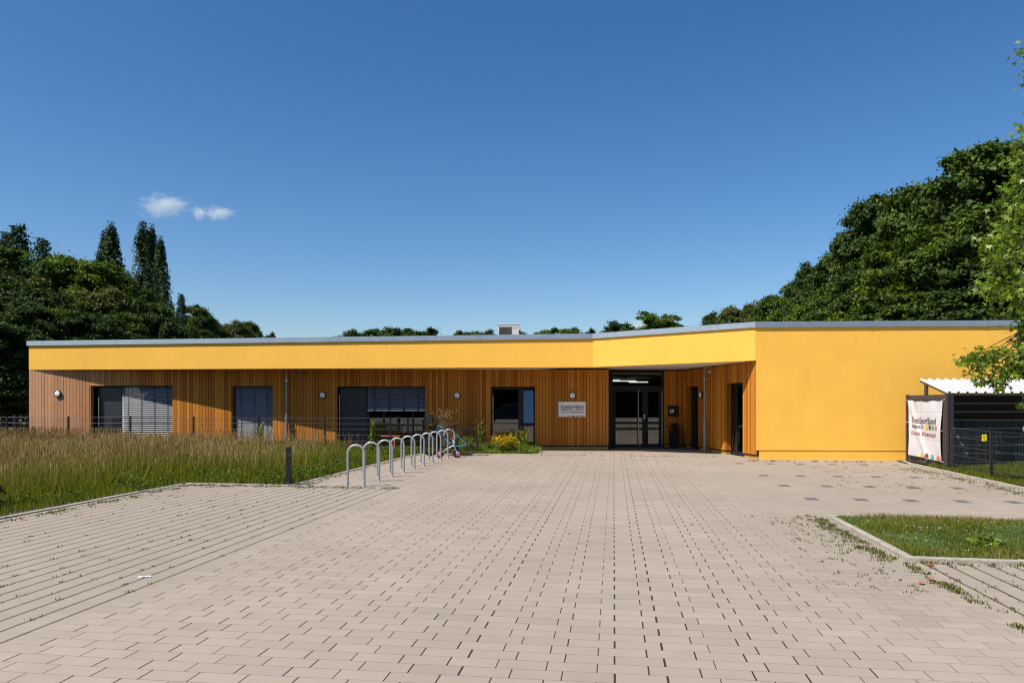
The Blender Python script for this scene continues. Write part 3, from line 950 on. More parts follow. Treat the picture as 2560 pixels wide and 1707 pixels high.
# ================================================================== bicycles
def wheel(mb_t, mb_r, mb_s, c, R_, tyre=.022, nspk=28, yaw=0.0, seg=40):
    c = Vector(c); rot = Matrix.Rotation(yaw, 3, 'Z')
    ring = lambda r: [c + rot @ Vector((r*math.cos(2*math.pi*k/seg), 0, r*math.sin(2*math.pi*k/seg))) for k in range(seg)]
    mb_t.tube(ring(R_-tyre), tyre, 8, closed=True)
    mb_r.tube(ring(R_-tyre*2-.006), .010, 6, closed=True)
    mb_s.tube([c + rot @ Vector((0,-.045,0)), c + rot @ Vector((0,.045,0))], .022, 10)
    for k in range(nspk):
        a = 2*math.pi*k/nspk; b = a + (.35 if k % 2 else -.35); y = .03 if k % 4 < 2 else -.03
        mb_s.tube([c + rot @ Vector((.02*math.cos(b), y, .02*math.sin(b))), c + rot @ Vector(((R_-tyre*2)*math.cos(a),0,(R_-tyre*2)*math.sin(a)))], .0013, 3, cap=False)

def bicycle():
    s = thing('bicycle', 'blue bicycle with black bags on its handlebar at the far end of the racks', 'bicycle', (-1.33, 21.75, 0))
    s.rotation_euler = (R(-4), 0, R(3))
    RW = (0,0,.335); FW = (-1.06,.0,.335)
    for c, yaw in ((RW, 0), (FW, R(38))):
        a, b, d = MB(), MB(), MB(); wheel(a, b, d, c, .335, .025, 32, yaw)
        w = a.build('wheel', M['brownrubber'], s, smooth=True); b.build('rim', M['black'], w, smooth=True); d.build('spokes', M['grille'], w)
    BB = Vector((-.42,0,.29)); ST_ = Vector((-.52+.15,0,.80)); ST_ = Vector((-.50+.16,0,.78)); HT = Vector((-.90,0,.92)); HB = Vector((-.935,0,.80))
    ST_ = Vector((-.335,0,.76)); ST_ = Vector((-.36,0,.74))
    mb = MB()
    mb.tube([HT, HB], .028, 12); mb.tube([HB+Vector((.01,0,.03)), BB], [.034,.036], 12); mb.tube([HT+Vector((0,0,-.02)), ST_+Vector((0,0,-.03))], [.026,.022], 12)
    mb.tube([BB, ST_], .019, 12); mb.tube([BB+Vector((0,-.05,0)), BB+Vector((0,.05,0))], .028, 12)
    for y in (-.06,.06):
        mb.tube([BB+Vector((.02,y*.6,0)), Vector((-.2,y,.29)), Vector((0,y,.335))], .016, 8); mb.tube([ST_+Vector((0,y*.3,-.06)), Vector((0,y,.335))], .014, 8)
    mb.build('frame', M['blue'], s, smooth='auto')
    mb = MB(); mb.tube([HB+Vector((.06,0,-.08)), BB+Vector((-.07,0,.14))], .0335, 10); mb.build('battery', M['black'], s, smooth='auto')
    mb = MB(); mb.tube([HB+Vector((.17,-.034,-.19)), HB+Vector((.27,-.034,-.30))], .012, 8); mb.build('stripe', M['pink'], s)
    mb = MB(); rot = Matrix.Rotation(R(38), 3, 'Z')
    crown = HB + Vector((-.02,0,-.05)); mb.tube([HB, crown], .022, 8)
    for y in (-.055,.055):
        o = rot @ Vector((0,y,0)); mb.tube([crown+o, Vector(FW)+o], [.017,.012], 8)
    mb.tube([crown+rot @ Vector((0,-.06,0)), crown+rot @ Vector((0,.06,0))], .018, 8)
    mb.build('fork', M['black'], s, smooth='auto')
    mb = MB(); mb.tube([HT, HT+Vector((.02,0,.10))], .017, 8)
    st = HT+Vector((-.05,0,.12))
    bar = [st+rot @ Vector(v) for v in ((.12,-.34,.04),(.03,-.18,.02),(-.02,0,.0),(.03,.18,.02),(.12,.34,.04))]
    mb.tube([HT+Vector((.02,0,.10)), st], .016, 8); mb.tube(bar, .0125, 8)
    for y in (-1, 1): mb.tube([st+rot @ Vector((.12,.34*y,.04)), st+rot @ Vector((.20,.37*y,.05))], .017, 8); mb.tube([st+rot @ Vector((.05,.24*y,.01)), st+rot @ Vector((-.05,.30*y,-.05))], .007, 6)
    mb.build('handlebar', M['black'], s, smooth='auto')
    mb = MB(); mb.tube([ST_, ST_+Vector((.035,0,.17))], .014, 8); mb.build('seat_post', M['black'], s)
    mb = MB()
    sp = ST_+Vector((.04,0,.19))
    secs = [(-.15,.018,.0),(-.08,.022,.004),(0,.040,.006),(.07,.070,.016),(.12,.075,.030),(.135,.05,.034)]
    vs = []
    for (x, hw, z) in secs:
        vs += [(sp.x+x,-hw,sp.z+z-.045),(sp.x+x,-hw*.7,sp.z+z+.015),(sp.x+x,hw*.7,sp.z+z+.015),(sp.x+x,hw,sp.z+z-.045)]
    fs = [(4*i+k,4*i+(k+1)%4,4*i+4+(k+1)%4,4*i+4+k) for i in range(5) for k in range(4)] + [(0,1,2,3),(23,22,21,20)]
    mb.add(vs, fs); mb.build('saddle', M['black'], s, smooth=True)
    # mudguards, carrier, crank
    for c, yaw, a0, a1 in ((RW,0,-.25,2.75),(FW,R(38),.35,2.9)):
        rt = Matrix.Rotation(yaw,3,'Z'); n = 18; vs = []; mb = MB()
        for k in range(n+1):
            a = a0+(a1-a0)*k/n
            for (rr, y) in ((.348,-.028),(.356,0),(.348,.028)): vs.append(Vector(c)+rt @ Vector((rr*math.cos(a), y, rr*math.sin(a))))
        mb.add(vs, [(3*i+k,3*i+k+1,3*i+4+k,3*i+3+k) for i in range(n) for k in (0,1)])
        mg = mb.build('mudguard', M['black'], s, smooth=True); sm = mg.modifiers.new('thick','SOLIDIFY'); sm.thickness = .016
    mb = MB(); z = .735
    for y in (-.055,0,.055): mb.tube([(-.18,y,z),(.19,y,z+.005)], .007, 6)
    for x in (-.15,0,.17): mb.tube([(x,-.055,z),(x,.055,z)], .006, 6)
    for y in (-.06,.06): mb.tube([(.0,y,.34),(.02,y,z)], .006, 6); mb.tube([(.0,y,.34),(.16,y,z)], .006, 6); mb.tube([(-.18,y,z),(-.35,y*.3,.66)], .006, 6)
    mb.box(-.19,.19,-.06,.06,z+.004,z+.065); mb.tube([(.19,0,z-.03),(.235,0,z-.03)], .03, 10)
    mb.build('luggage_carrier', M['black'], s)
    mb = MB(); mb.lathe([(.0,-.004),(.085,-.004),(.085,.004),(0,.004)], (BB.x,-.065,BB.z), axis='y', n=24)
    mb.tube([BB+Vector((0,-.08,0)), BB+Vector((-.06,-.085,-.155))], .011, 6); mb.tube([BB+Vector((0,.08,0)), BB+Vector((.06,.085,.155))], .011, 6)
    mb.box(BB.x-.11,BB.x-.01,-.17,-.09,BB.z-.17,BB.z-.145); mb.box(BB.x+.01,BB.x+.11,.09,.17,BB.z+.145,BB.z+.17)
    mb.build('crank', M['black'], s)
    mb = MB(); mb.tube([Vector((-.40,0,.44)), Vector((-.37,0,.60))], [.035,.035], 10); mb.tube([Vector((-.37,0,.60)), Vector((-.365,0,.63))], .016, 8); mb.build('bottle', M['pink'], s, smooth='auto')
    mb = MB(); mb.tube([(0.0,-.07,.30),(.02,-.16,.02)], .008, 6); mb.build('kickstand', M['black'], s)
    # things hung on the bar: a bag and a child's helmet shape
    bag = MB(); bag.prism([(st.x-.24,-.10),(st.x-.06,-.13),(st.x-.05,.11),(st.x-.22,.09)], st.z-.06, st.z+.14); bag.tube([(st.x-.23,-.09,st.z+.15),(st.x-.14,-.11,st.z+.18),(st.x-.06,-.12,st.z+.15)], .02, 8); bag.tube([(st.x-.05,.04,st.z+.05),(st.x+.04,.03,st.z+.01)], .012, 6)
    tag(bag.build('handlebar_bag', M['black'], None, smooth='auto', bevel=.01), 'black soft bag strapped on the handlebar of the blue bicycle', 'bag')
    return s, st
bike, st = bicycle()
bag = bpy.data.objects['handlebar_bag']
bag.location = bike.location; bag.rotation_euler = bike.rotation_euler
hm = MB()
n = 14
for i in range(4):
    pass
c = Vector((st.x-.06, -.16, st.z-.16))
vs = []; fs = []
for i in range(7):
    tt = math.pi*.58*i/6
    for k in range(16):
        a = 2*math.pi*k/16; vs.append((c.x+.13*math.sin(tt)*math.cos(a), c.y+.105*math.sin(tt)*math.sin(a), c.z-.11*math.cos(tt)))
for i in range(6):
    for k in range(16):
        if i in (2,3) and k % 4 == 1: continue
        fs.append((i*16+k, i*16+(k+1)%16, (i+1)*16+(k+1)%16, (i+1)*16+k))
hm.add(vs, fs)
hm.tube([(c.x-.1,c.y,c.z+.0),(c.x-.02,c.y,c.z+.14),(c.x+.1,c.y,c.z+.0)], .006, 5)
h = hm.build('bike_helmet', M['black'], None, smooth=True); h.location = bike.location; h.rotation_euler = bike.rotation_euler
sol = h.modifiers.new('thick', 'SOLIDIFY'); sol.thickness = .018
tag(h, 'black bike helmet dangling upside down from the handlebar of the blue bicycle', 'helmet')

def balance_bike():
    s = thing('balance_bike', 'small white framed child balance bike with pink wheels leaning among the bike racks', 'balance bike', (-2.05, 20.98, 0), R(2))
    s.rotation_euler = (R(-5), 0, R(2))
    for x in (0.0, .50):
        a, b, d = MB(), MB(), MB()
        c = (x,0,.118); seg = 28
        a.tube([(c[0]+.096*math.cos(2*math.pi*k/seg),0,c[2]+.096*math.sin(2*math.pi*k/seg)) for k in range(seg)], .023, 8, closed=True)
        b.lathe([(.0,-.012),(.03,-.016),(.086,-.008),(.086,.008),(.03,.016),(0,.012)], c, axis='y', n=24)
        for k in range(5):
            an = 2*math.pi*k/5; d.box(-.005,.005,-.019,.019,.02,.06, Matrix.Translation(c) @ Matrix.Rotation(an,4,'Y'))
        w = a.build('wheel', M['rubber'], s, smooth=True); b.build('rim', M['pink'], w, smooth='auto'); d.build('spokes', M['sky_white'], w)
    mb = MB(); mb.tube([(0,-.03,.118),(.10,-.01,.2),(.40,0,.36)], .016, 8); mb.tube([(0,.03,.118),(.10,.01,.2)], .014, 8); mb.tube([(.40,0,.33),(.385,0,.42)], .022, 8)
    mb.build('frame', M['sky_white'], s, smooth='auto')
    mb = MB()
    for y in (-.03,.03): mb.tube([(.50,y,.118),(.42,y,.30)], .011, 8)
    mb.tube([(.42,-.035,.30),(.42,.035,.30)], .014, 8); mb.tube([(.42,0,.30),(.37,0,.52)], .014, 8)
    mb.build('fork', M['sky_white'], s, smooth='auto')
    mb = MB(); mb.tube([(.37,-.16,.54),(.37,0,.52),(.37,.16,.54)], .011, 8); hb = mb.build('handlebar', M['black'], s)
    mb = MB(); mb.tube([(.37,-.19,.545),(.37,-.10,.535)], .019, 8); mb.tube([(.37,.10,.535),(.37,.19,.545)], .019, 8); mb.build('grip', M['pink'], hb, smooth='auto')
    mb = MB(); mb.tube([(.12,0,.2),(.10,0,.30)], .012, 6); mb.ball((.10,0,.315), .085,.05,.025); mb.build('saddle', M['black'], s, smooth='auto')
balance_bike()

# ================================================================== low mesh fence in front of the wall
def mesh_bay(p0, p1, z0, z1, parent, dz_=.18, pitch=.05, name='mesh_panel', mat=None):
    mb = MB(); p0 = Vector((*p0,0)); p1 = Vector((*p1,0)); L = (p1-p0).length; d = (p1-p0)/L; nrm = Vector((d.y,-d.x,0))
    z = z1
    while z > z0:
        for s_ in (-1, 1): mb.tube([p0+nrm*.007*s_+Vector((0,0,z)), p1+nrm*.007*s_+Vector((0,0,z))], .0045, 4, cap=False)
        z -= dz_
    k = int(L/pitch)
    for i in range(1, k):
        q = p0+d*(L*i/k); mb.tube([q+Vector((0,0,z0)), q+Vector((0,0,z1+.02))], .0019, 4, cap=False)
    return mb.build(name, mat or M['wire'], parent)
def fence_post(p, z1, parent, w=.055):
    o = MB().box(p[0]-w/2, p[0]+w/2, p[1]-w/3, p[1]+w/3, 0, z1).build('post', M['anth'], parent, bevel=.004)
    MB().box(p[0]-w/2-.004, p[0]+w/2+.004, p[1]-w/3-.004, p[1]+w/3+.004, z1, z1+.012).build('cap', M['black'], o)
    return o
posts_px = [(-140,24.06),(17,23.95),(171,23.85),(326,23.7),(484,23.5),(647,23.3),(812,23.1),(976,22.9)]
fp = [((px-1280)*Y/1850, Y) for px, Y in posts_px]
F1 = thing('mesh_fence', 'knee high anthracite wire mesh fence in front of the timber wall', 'fence', (0,0,0))
for p in fp[1:]: fence_post(p, 1.11, F1)
fp_end = ((1064-1280)*22.8/1850, 22.8)
for a, b in zip(fp[1:-1], fp[2:]): mesh_bay(a, b, .12, 1.09, F1)
mesh_bay(fp[-1], fp_end, .12, 1.09, F1); fence_post(fp_end, 1.11, F1)
G = thing('garden_gate', 'anthracite mesh gate with twin posts left of the building', 'gate', (0,0,0))
for px in (36, 53): fence_post(((px-1280)*24.4/1850, 24.4), 1.16, G, .08)
mesh_bay(((-120-1280)*24.4/1850, 24.4), ((36-1280)*24.4/1850, 24.4), .12, 1.09, G, name='gate_panel')
MB().box((53-1280)*24.4/1850+.02, (53-1280)*24.4/1850+.05, 24.25, 24.36, .95, 1.0).build('handle', M['steel'], G)

# orange bench behind the fence
b = thing('bench', 'low orange stained wooden bench half hidden in grass behind the fence', 'bench', (-3.86, 23.6, 0))
MB().box(-.30,.30,-.14,.14,.485,.515).build('seat', M['redwood'], b, bevel=.006)
for x in (-.02,.12): MB().box(x-.022,x+.022,-.1,.1,0,.485).build('leg', M['redwood'], b)

# ================================================================== bin shelter, banner, right fence
S0 = Vector((10.28,19.23)); S1 = Vector((10.01,17.03))
def strip_panel(mb, a, b, z0, z1, pitch=.10, amp=.013, seg=4):
    a = Vector(a); b = Vector(b); L = (b-a).length; d = (b-a)/L; n = Vector((d.y,-d.x))
    k = int(L/pitch*seg); vs = []
    for i in range(k+1):
        u = L*i/k; o = amp*(1 if (i % seg) in (0,1) else -1)
        p = a+d*u+n*o; vs += [(p.x,p.y,z0),(p.x,p.y,z1)]
    mb.add(vs, [(2*i,2*i+2,2*i+3,2*i+1) for i in range(k)])
M['shadow_black'] = simple('shade_black_strip', (.003,.003,.0035), .9, spec=.1)  # near black, the shade inside the shelter put into the colour
M['tanwire'] = simple('beige_coated_wire', (.52,.40,.28), .5)
sh = thing('bin_shelter', 'black bin shelter of strip filled mesh panels under a white corrugated roof', 'bin shelter', (0,0,0))
mb = MB(); strip_panel(mb, S0, S1, .06, 1.755); mb.build('side_panel', M['stripbrown'], sh)
mb = MB()
for z in np.arange(.08, 1.76, .2):
    for o in (-.016,.016):
        mb.tube([(S0.x+o,S0.y,z),(S1.x+o,S1.y,z)], .004, 4)
mb.build('panel_wire', M['brown'], sh)
for (p, z1, w) in (((S0.x,S0.y),1.77,.07),((S1.x,S1.y),1.77,.06)):
    MB().box(p[0]-w/2,p[0]+w/2,p[1]-w/2,p[1]+w/2,0,z1).build('post', M['stripbrown'], sh, bevel=.004)
MB().box(10.06,10.15,17.0,17.06,.03,1.76).build('corner_panel', M['strip'], sh, bevel=.004)
# front of mesh with strips in its lower part
FYS = 17.8
mb = MB(); strip_panel(mb, (10.2,FYS), (16.0,FYS), .05, 1.15, pitch=.21, amp=.016, seg=6); mb.build('front_panel', M['strip'], sh)
mb = MB()
for i in range(9):
    z = .15+.2*i
    for o in (-.024,.024): mb.tube([(10.2,FYS+o,z),(16,FYS+o,z)], .011, 4)
mb.build('front_rail', M['tanwire'], sh); mb = MB()
for k in range(116): mb.tube([(10.2+.05*k,FYS,.05),(10.2+.05*k,FYS,1.77)], .0015, 4, cap=False)
mb.build('front_mesh', M['black'], sh)
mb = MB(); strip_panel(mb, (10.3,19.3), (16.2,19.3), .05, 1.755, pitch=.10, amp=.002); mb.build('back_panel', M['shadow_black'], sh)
mb = MB(); strip_panel(mb, (16.1,19.3), (16.0,17.1), .05, 1.755, pitch=.10); mb.build('end_panel', M['strip'], sh)
# two refuse bins inside
RY0, RY1, RZ0, RZ1 = 17.02, 18.75, 1.79, 2.15
mb = MB(); xs = []; x = 10.02
prof = [(0,0),(.012,.0),(.03,.036),(.07,.036),(.088,0),(.205,0)]
while x < 16.6:
    for dx_, dz__ in prof[:-1]: xs.append((x+dx_, dz__))
    x += .205
vs = []
for (xx, zz) in xs:
    vs += [(xx, RY0, RZ0+zz), (xx+.30, RY1, RZ1+zz)]
n = len(xs)
mb.add(vs, [(2*i,2*i+2,2*i+3,2*i+1) for i in range(n-1)])
ro = mb.build('roof', M['roofwhite'], sh); so = ro.modifiers.new('thick','SOLIDIFY'); so.thickness = .006
mb = MB(); x = 10.02
while x < 16.6: mb.box(x+.026, x+.074, RY0+.02, RY0+.04, RZ0-.004, RZ0+.030); x += .205
mb.build('rib_end_shade', M['black'], sh)  # black blocks stand for the shade in the hollow rib ends
mb = MB(); mb.beam((10.05,RY0,RZ0-.032),(10.35,RY1,RZ1-.032), .04, .055); mb.build('roof_edge', M['brown'], sh)
mb = MB(); mb.beam((10.05,RY0+.03,RZ0-.02),(16.6,RY0+.03,RZ0-.02), .03, .03); mb.build('roof_beam', M['brown'], sh)
for (x, y, z1) in ((10.27,18.35,2.04),(13.3,18.45,2.06),(16.0,18.45,2.06),(10.05,17.10,1.78)):
    MB().box(x-.035,x+.035,y-.035,y+.035,0,z1).build('roof_post', M['brown'], sh)
for k, x in enumerate((11.0, 12.0, 13.2)):
    bn = thing('refuse_bin', ('dark refuse bin behind the shelter front, nearest the banner','dark refuse bin standing in the middle of the shelter','dark refuse bin at the far right inside the shelter')[k], 'bin', (x, 18.6, .03), group='refuse bins inside the shelter')
    mb = MB(); a, bb = .24,.29
    mb.add([(-a,-a,.08),(a,-a,.08),(a,a,.08),(-a,a,.08),(-bb,-bb,1.0),(bb,-bb,1.0),(bb,bb,1.0),(-bb,bb,1.0)], [(3,2,1,0),(4,5,6,7)]+[(i,(i+1)%4,4+(i+1)%4,4+i) for i in range(4)])
    mb.build('body', M['black'], bn); MB().box(-.31,.31,-.32,.31,1.0,1.06).build('lid', M['anth'], bn, bevel=.02)
    for sx in (-.2,.2): MB().lathe([(.0,-.03),(.1,-.03),(.1,.03),(0,.03)], (sx,.22,.1), axis='x', n=16).build('wheel', M['rubber'], bn)

# banner hung on the side panel
SD = (S1-S0); SL = SD.length; SD /= SL; SN = Vector((SD.y,-SD.x))
if SN.x > 0: SN = -SN
u0, u1 = .055*SL*1.0, .93*SL
u0 = .10*SL; u1 = .935*SL
BW = u1-u0; BH0, BH1 = .235, 1.62
def banner_pt(u, v, off=0.0):
    """u along 0..1, v up 0..1 -> world"""
    uu = u0+BW*(u + .012*math.sin(v*7)*(1 if u < .5 else .6)*abs(u-.5)*2)
    sag = -.03*math.sin(math.pi*u)*(v**6) + .012*math.sin(u*19)*(v**8)
    low = -.035*u*(1-v)**2
    z = BH0+(BH1-BH0)*v + sag + low
    w = .058+.013*math.sin(6*u+5*v) + .020*math.sin(9*(u-.6*v)+1.0)*(.4+.6*(1-v)) + .012*math.exp(-((u-.55+.55*v)/.07)**2)*2.2 + .010*math.sin(26*u+2*v)*v**5
    for fv in (.30,.78): w += -.006*math.exp(-((v-fv)/.008)**2)
    w += .05*max(0, u-.75)*max(0, .35-v)*6*.6
    p = S0+SD*uu + SN*(w+off)
    return Vector((p.x, p.y, z))
bn = thing('banner', 'wrinkled white vinyl banner with lettering and coloured dots tied to the shelter side', 'banner', (0,0,0))
mb = MB(); NU, NV = 60, 60
mb.add([banner_pt(i/NU, j/NV) for j in range(NV+1) for i in range(NU+1)], [(j*(NU+1)+i, j*(NU+1)+i+1, (j+1)*(NU+1)+i+1, (j+1)*(NU+1)+i) for j in range(NV) for i in range(NU)])
mb.build('sheet', M['banner'], bn, smooth=True)
def btext(s_, x, y, size, mat, sx, bold):
    text_part(s_, size, mat, bn, width=sx*BW, bold=bold, cut=2, fn=lambda c: banner_pt(x+c.x/BW, y+c.y/(BH1-BH0), .006))
btext('KreisSportBund', .11, .595, .225, M['ink'], .74, .0015)
btext('Paderborn e.V.', .11, .505, .125, M['ink'], .38, .002)
btext('Kita im Altenautal', .09, .375, .165, M['red_ink'], .76, .001)
def bdot(u, v, ru, rv, mat, half=False):
    n = 18; vs = [banner_pt(u, max(v,.004), .007)]
    m_ = n+1 if half else n
    for k in range(m_):
        a = (math.pi if half else 2*math.pi)*k/n
        vs.append(banner_pt(u+ru*math.cos(a), max(.004, v+rv*math.sin(a)), .007))
    fs = [(0,1+k,1+(k+1)%m_) for k in range(n if not half else n)]
    MB().add(vs, fs).build('dot', mat, bn)
for u, m in ((.57,'dot_y'),(.665,'dot_r'),(.755,'dot_g'),(.85,'dot_o')): bdot(u, .535, .036, .048, M[m])
for u, m in ((.43,'dot_y'),(.58,'dot_r'),(.75,'dot_g'),(.93,'dot_o')): bdot(u, .012, .052, .075, M[m], True)
mb = MB()
for (u, v, du, dv) in ((0,1,-.09,.02),(.3,.985,-.03,.03),(1,1,.06,.01),(0,.6,-.09,.0),(1,.5,.05,.0),(.62,0,-.1,-.06),(1,0,.06,.0)):
    mb.tube([banner_pt(u,v,.004), banner_pt(u+du, v+dv, -.005)], .004, 5)
mb.build('tie', M['paper'], bn)

# wire fence along the right kerb
F2 = thing('mesh_fence', 'anthracite wire mesh fence running along the right kerb from the bin shelter', 'fence', (0,0,0))
fps = [(S1.x+.03, S1.y-.05), (9.74,15.03), (9.40,12.55), (9.06,10.1)]
for p in fps[1:]: fence_post(p, 1.0, F2, .06)
for a, b_ in zip(fps[:-1], fps[1:]): mesh_bay(a, b_, .10, .985, F2, dz_=.2)
ys = thing('notice_sign', 'small yellow notice plate fixed to the wire fence near its post', 'sign', (0,0,0))
py_, pz = 15.28, .83
MB().box(9.70, 9.80, py_-.01, py_, pz-.06, pz+.08).build('plate', M['yel_sign'], ys, bevel=.004)
mb = MB()
for i in range(4): mb.box(9.715, 9.715+(.06 if i % 2 else .045), py_-.0115, py_-.0105, pz+.055-.028*i, pz+.063-.028*i)
mb.build('print', M['ink'], ys)

# litter and small stuff on the paving
pv = MB(); pv.add([(-.09,-.02,.004),(.02,-.035,.012),(.10,.0,.006),(.08,.03,.018),(-.02,.02,.006),(-.08,.02,.014)], [(0,1,4,5),(1,2,3,4)])
o = pv.build('paper_scrap', M['paper']); o.location = (-3.32, 6.68, 0); o.scale = (.62,.62,.8)
tag(o, 'crumpled scrap of white paper lying on the left parking bay pavers', 'litter')
mb = MB(); mb.box(0,.42,0,.10,.0,.006); o = mb.build('drain_grate', M['kerb']); o.location = ((2050-1280)*17.1/1850, 17.0, 0)
tag(o, 'narrow pale drain cover set flush in the paving near the yellow wall', 'drain')
# tree stake of the young tree at the right
ts = thing('tree_stake', 'round wooden tree stake rail held by the young star leaved tree', 'tree stake', (0,0,0))
MB().tube([(9.66,13.95,1.08),(10.9,13.95,1.08)], .055, 12).build('rail', M['timber'], ts, smooth='auto')
MB().tube([(9.715,13.95,1.08),(9.745,13.95,1.08)], .058, 12).build('strap', M['black'], ts, smooth='auto')
for x in (9.96,10.75): MB().tube([(x,13.95,0),(x,13.95,1.25)], .045, 12).build('post', M['timber'], ts, smooth='auto')

# ---- two people standing in the foyer behind the glass
def person(loc, rz, h, label, lean=0.0, armup=False):
    k = h/1.70
    J = dict(pelvis=(0,0,.93), waist=(0,.0,1.08), chest=(0,lean*.5,1.30), neck=(0,lean,1.46), head=(0,lean-.01,1.60),
             sl=(-.17,lean*.8,1.40), el=(-.23,.02,1.12), hl=(-.20,-.12,.92), sr=(.17,lean*.8,1.40), er=(.23,.02,1.12), hr=(.20,-.10,.90),
             ll=(-.09,0,.90), kl=(-.10,-.02,.50), al=(-.10,.02,.08), tl=(-.11,-.14,.035), lr=(.09,0,.90), kr=(.10,.0,.50), ar=(.10,.03,.08), tr=(.11,-.13,.035))
    if armup: J['er'] = (.24,-.06,1.14); J['hr'] = (.12,-.25,1.22)
    Rr_ = dict(pelvis=.135,waist=.12,chest=.145,neck=.055,head=.095,sl=.065,el=.045,hl=.035,sr=.065,er=.045,hr=.035,ll=.085,kl=.058,al=.042,tl=.035,lr=.085,kr=.058,ar=.042,tr=.035)
    E = [('pelvis','waist'),('waist','chest'),('chest','neck'),('neck','head'),('chest','sl'),('sl','el'),('el','hl'),('chest','sr'),('sr','er'),('er','hr'),
         ('pelvis','ll'),('ll','kl'),('kl','al'),('al','tl'),('pelvis','lr'),('lr','kr'),('kr','ar'),('ar','tr')]
    names_ = list(J)
    me = bpy.data.meshes.new('person'); me.from_pydata([Vector(J[n])*k for n in names_], [(names_.index(a), names_.index(b)) for a, b in E], [])
    o = bpy.data.objects.new('person', me); COL.objects.link(o)
    sk = o.modifiers.new('skin','SKIN')
    for i, n in enumerate(names_):
        me.skin_vertices[0].data[i].radius = (Rr_[n]*k, Rr_[n]*k*(.8 if n in ('chest','waist','pelvis') else 1))
    me.skin_vertices[0].data[0].use_root = True
    o.modifiers.new('sub','SUBSURF').levels = 2; o.modifiers['sub'].render_levels = 2
    bpy.context.view_layer.update()
    m2 = bpy.data.meshes.new_from_object(o.evaluated_get(bpy.context.evaluated_depsgraph_get()))
    o.modifiers.clear(); o.data = m2; m2.name = 'person'
    m2.materials.clear(); m2.materials.append(M['cloth']); m2.materials.append(M['skin'])
    for p in m2.polygons:
        c = p.center/k
        p.material_index = 1 if (c.z > 1.47 or (c.z < 1.0 and abs(c.x) > .165 and c.z > .78)) else 0
        p.use_smooth = True
    hd = MB(); hc = Vector(J['head'])*k
    hd.ball((hc.x,hc.y+.015,hc.z+.045*k), .112*k,.118*k,.095*k, 14, 9); hd.ball((hc.x,hc.y+.06*k,hc.z-.03*k), .10*k,.075*k,.12*k, 12, 8)
    hd.build('hair', M['hair'], o, smooth=True)
    fc = MB(); fy = hc.y-.098*k
    for sx in (-1,1): fc.ball((hc.x+sx*.033*k, fy+.004, hc.z), .011,.007,.008, 8, 6)
    fc.ball((hc.x, fy-.008, hc.z-.028*k), .012,.016,.02, 8, 6); fc.box(hc.x-.022,hc.x+.022,fy+.002,fy+.012,hc.z-.062*k,hc.z-.055*k)
    fc.build('face', M['skin'], o, smooth=True)
    for sx, n in ((-1,'hl'),(1,'hr')):
        hp = Vector(J[n])*k; hb = MB()
        hb.ball(hp+Vector((0,-.03,-.02)), .02,.035,.042, 10, 8)
        for f in range(4): hb.tube([hp+Vector((-.02+.013*f,-.05,-.04)), hp+Vector((-.02+.013*f,-.075,-.075-(.008 if f in (1,2) else 0))), hp+Vector((-.02+.013*f,-.065,-.105))], [.008,.0075,.006], 6)
        hb.tube([hp+Vector((-sx*.022,-.03,-.01)), hp+Vector((-sx*.040,-.055,-.035)), hp+Vector((-sx*.035,-.07,-.055))], [.010,.009,.007], 6)
        hb.build('hand', M['skin'], o, smooth=True)
    o.location = loc; o.rotation_euler = (0,0,rz)
    return tag(o, label, 'person')
person((4.02,27.3,.035), R(10), 1.62, 'person in dark clothes behind the left pane of the entrance door, standing left', .0)
person((4.36,27.5,.035), R(-20), 1.58, 'person in dark clothes behind the entrance glass, standing to the right of the other', -.05, True)

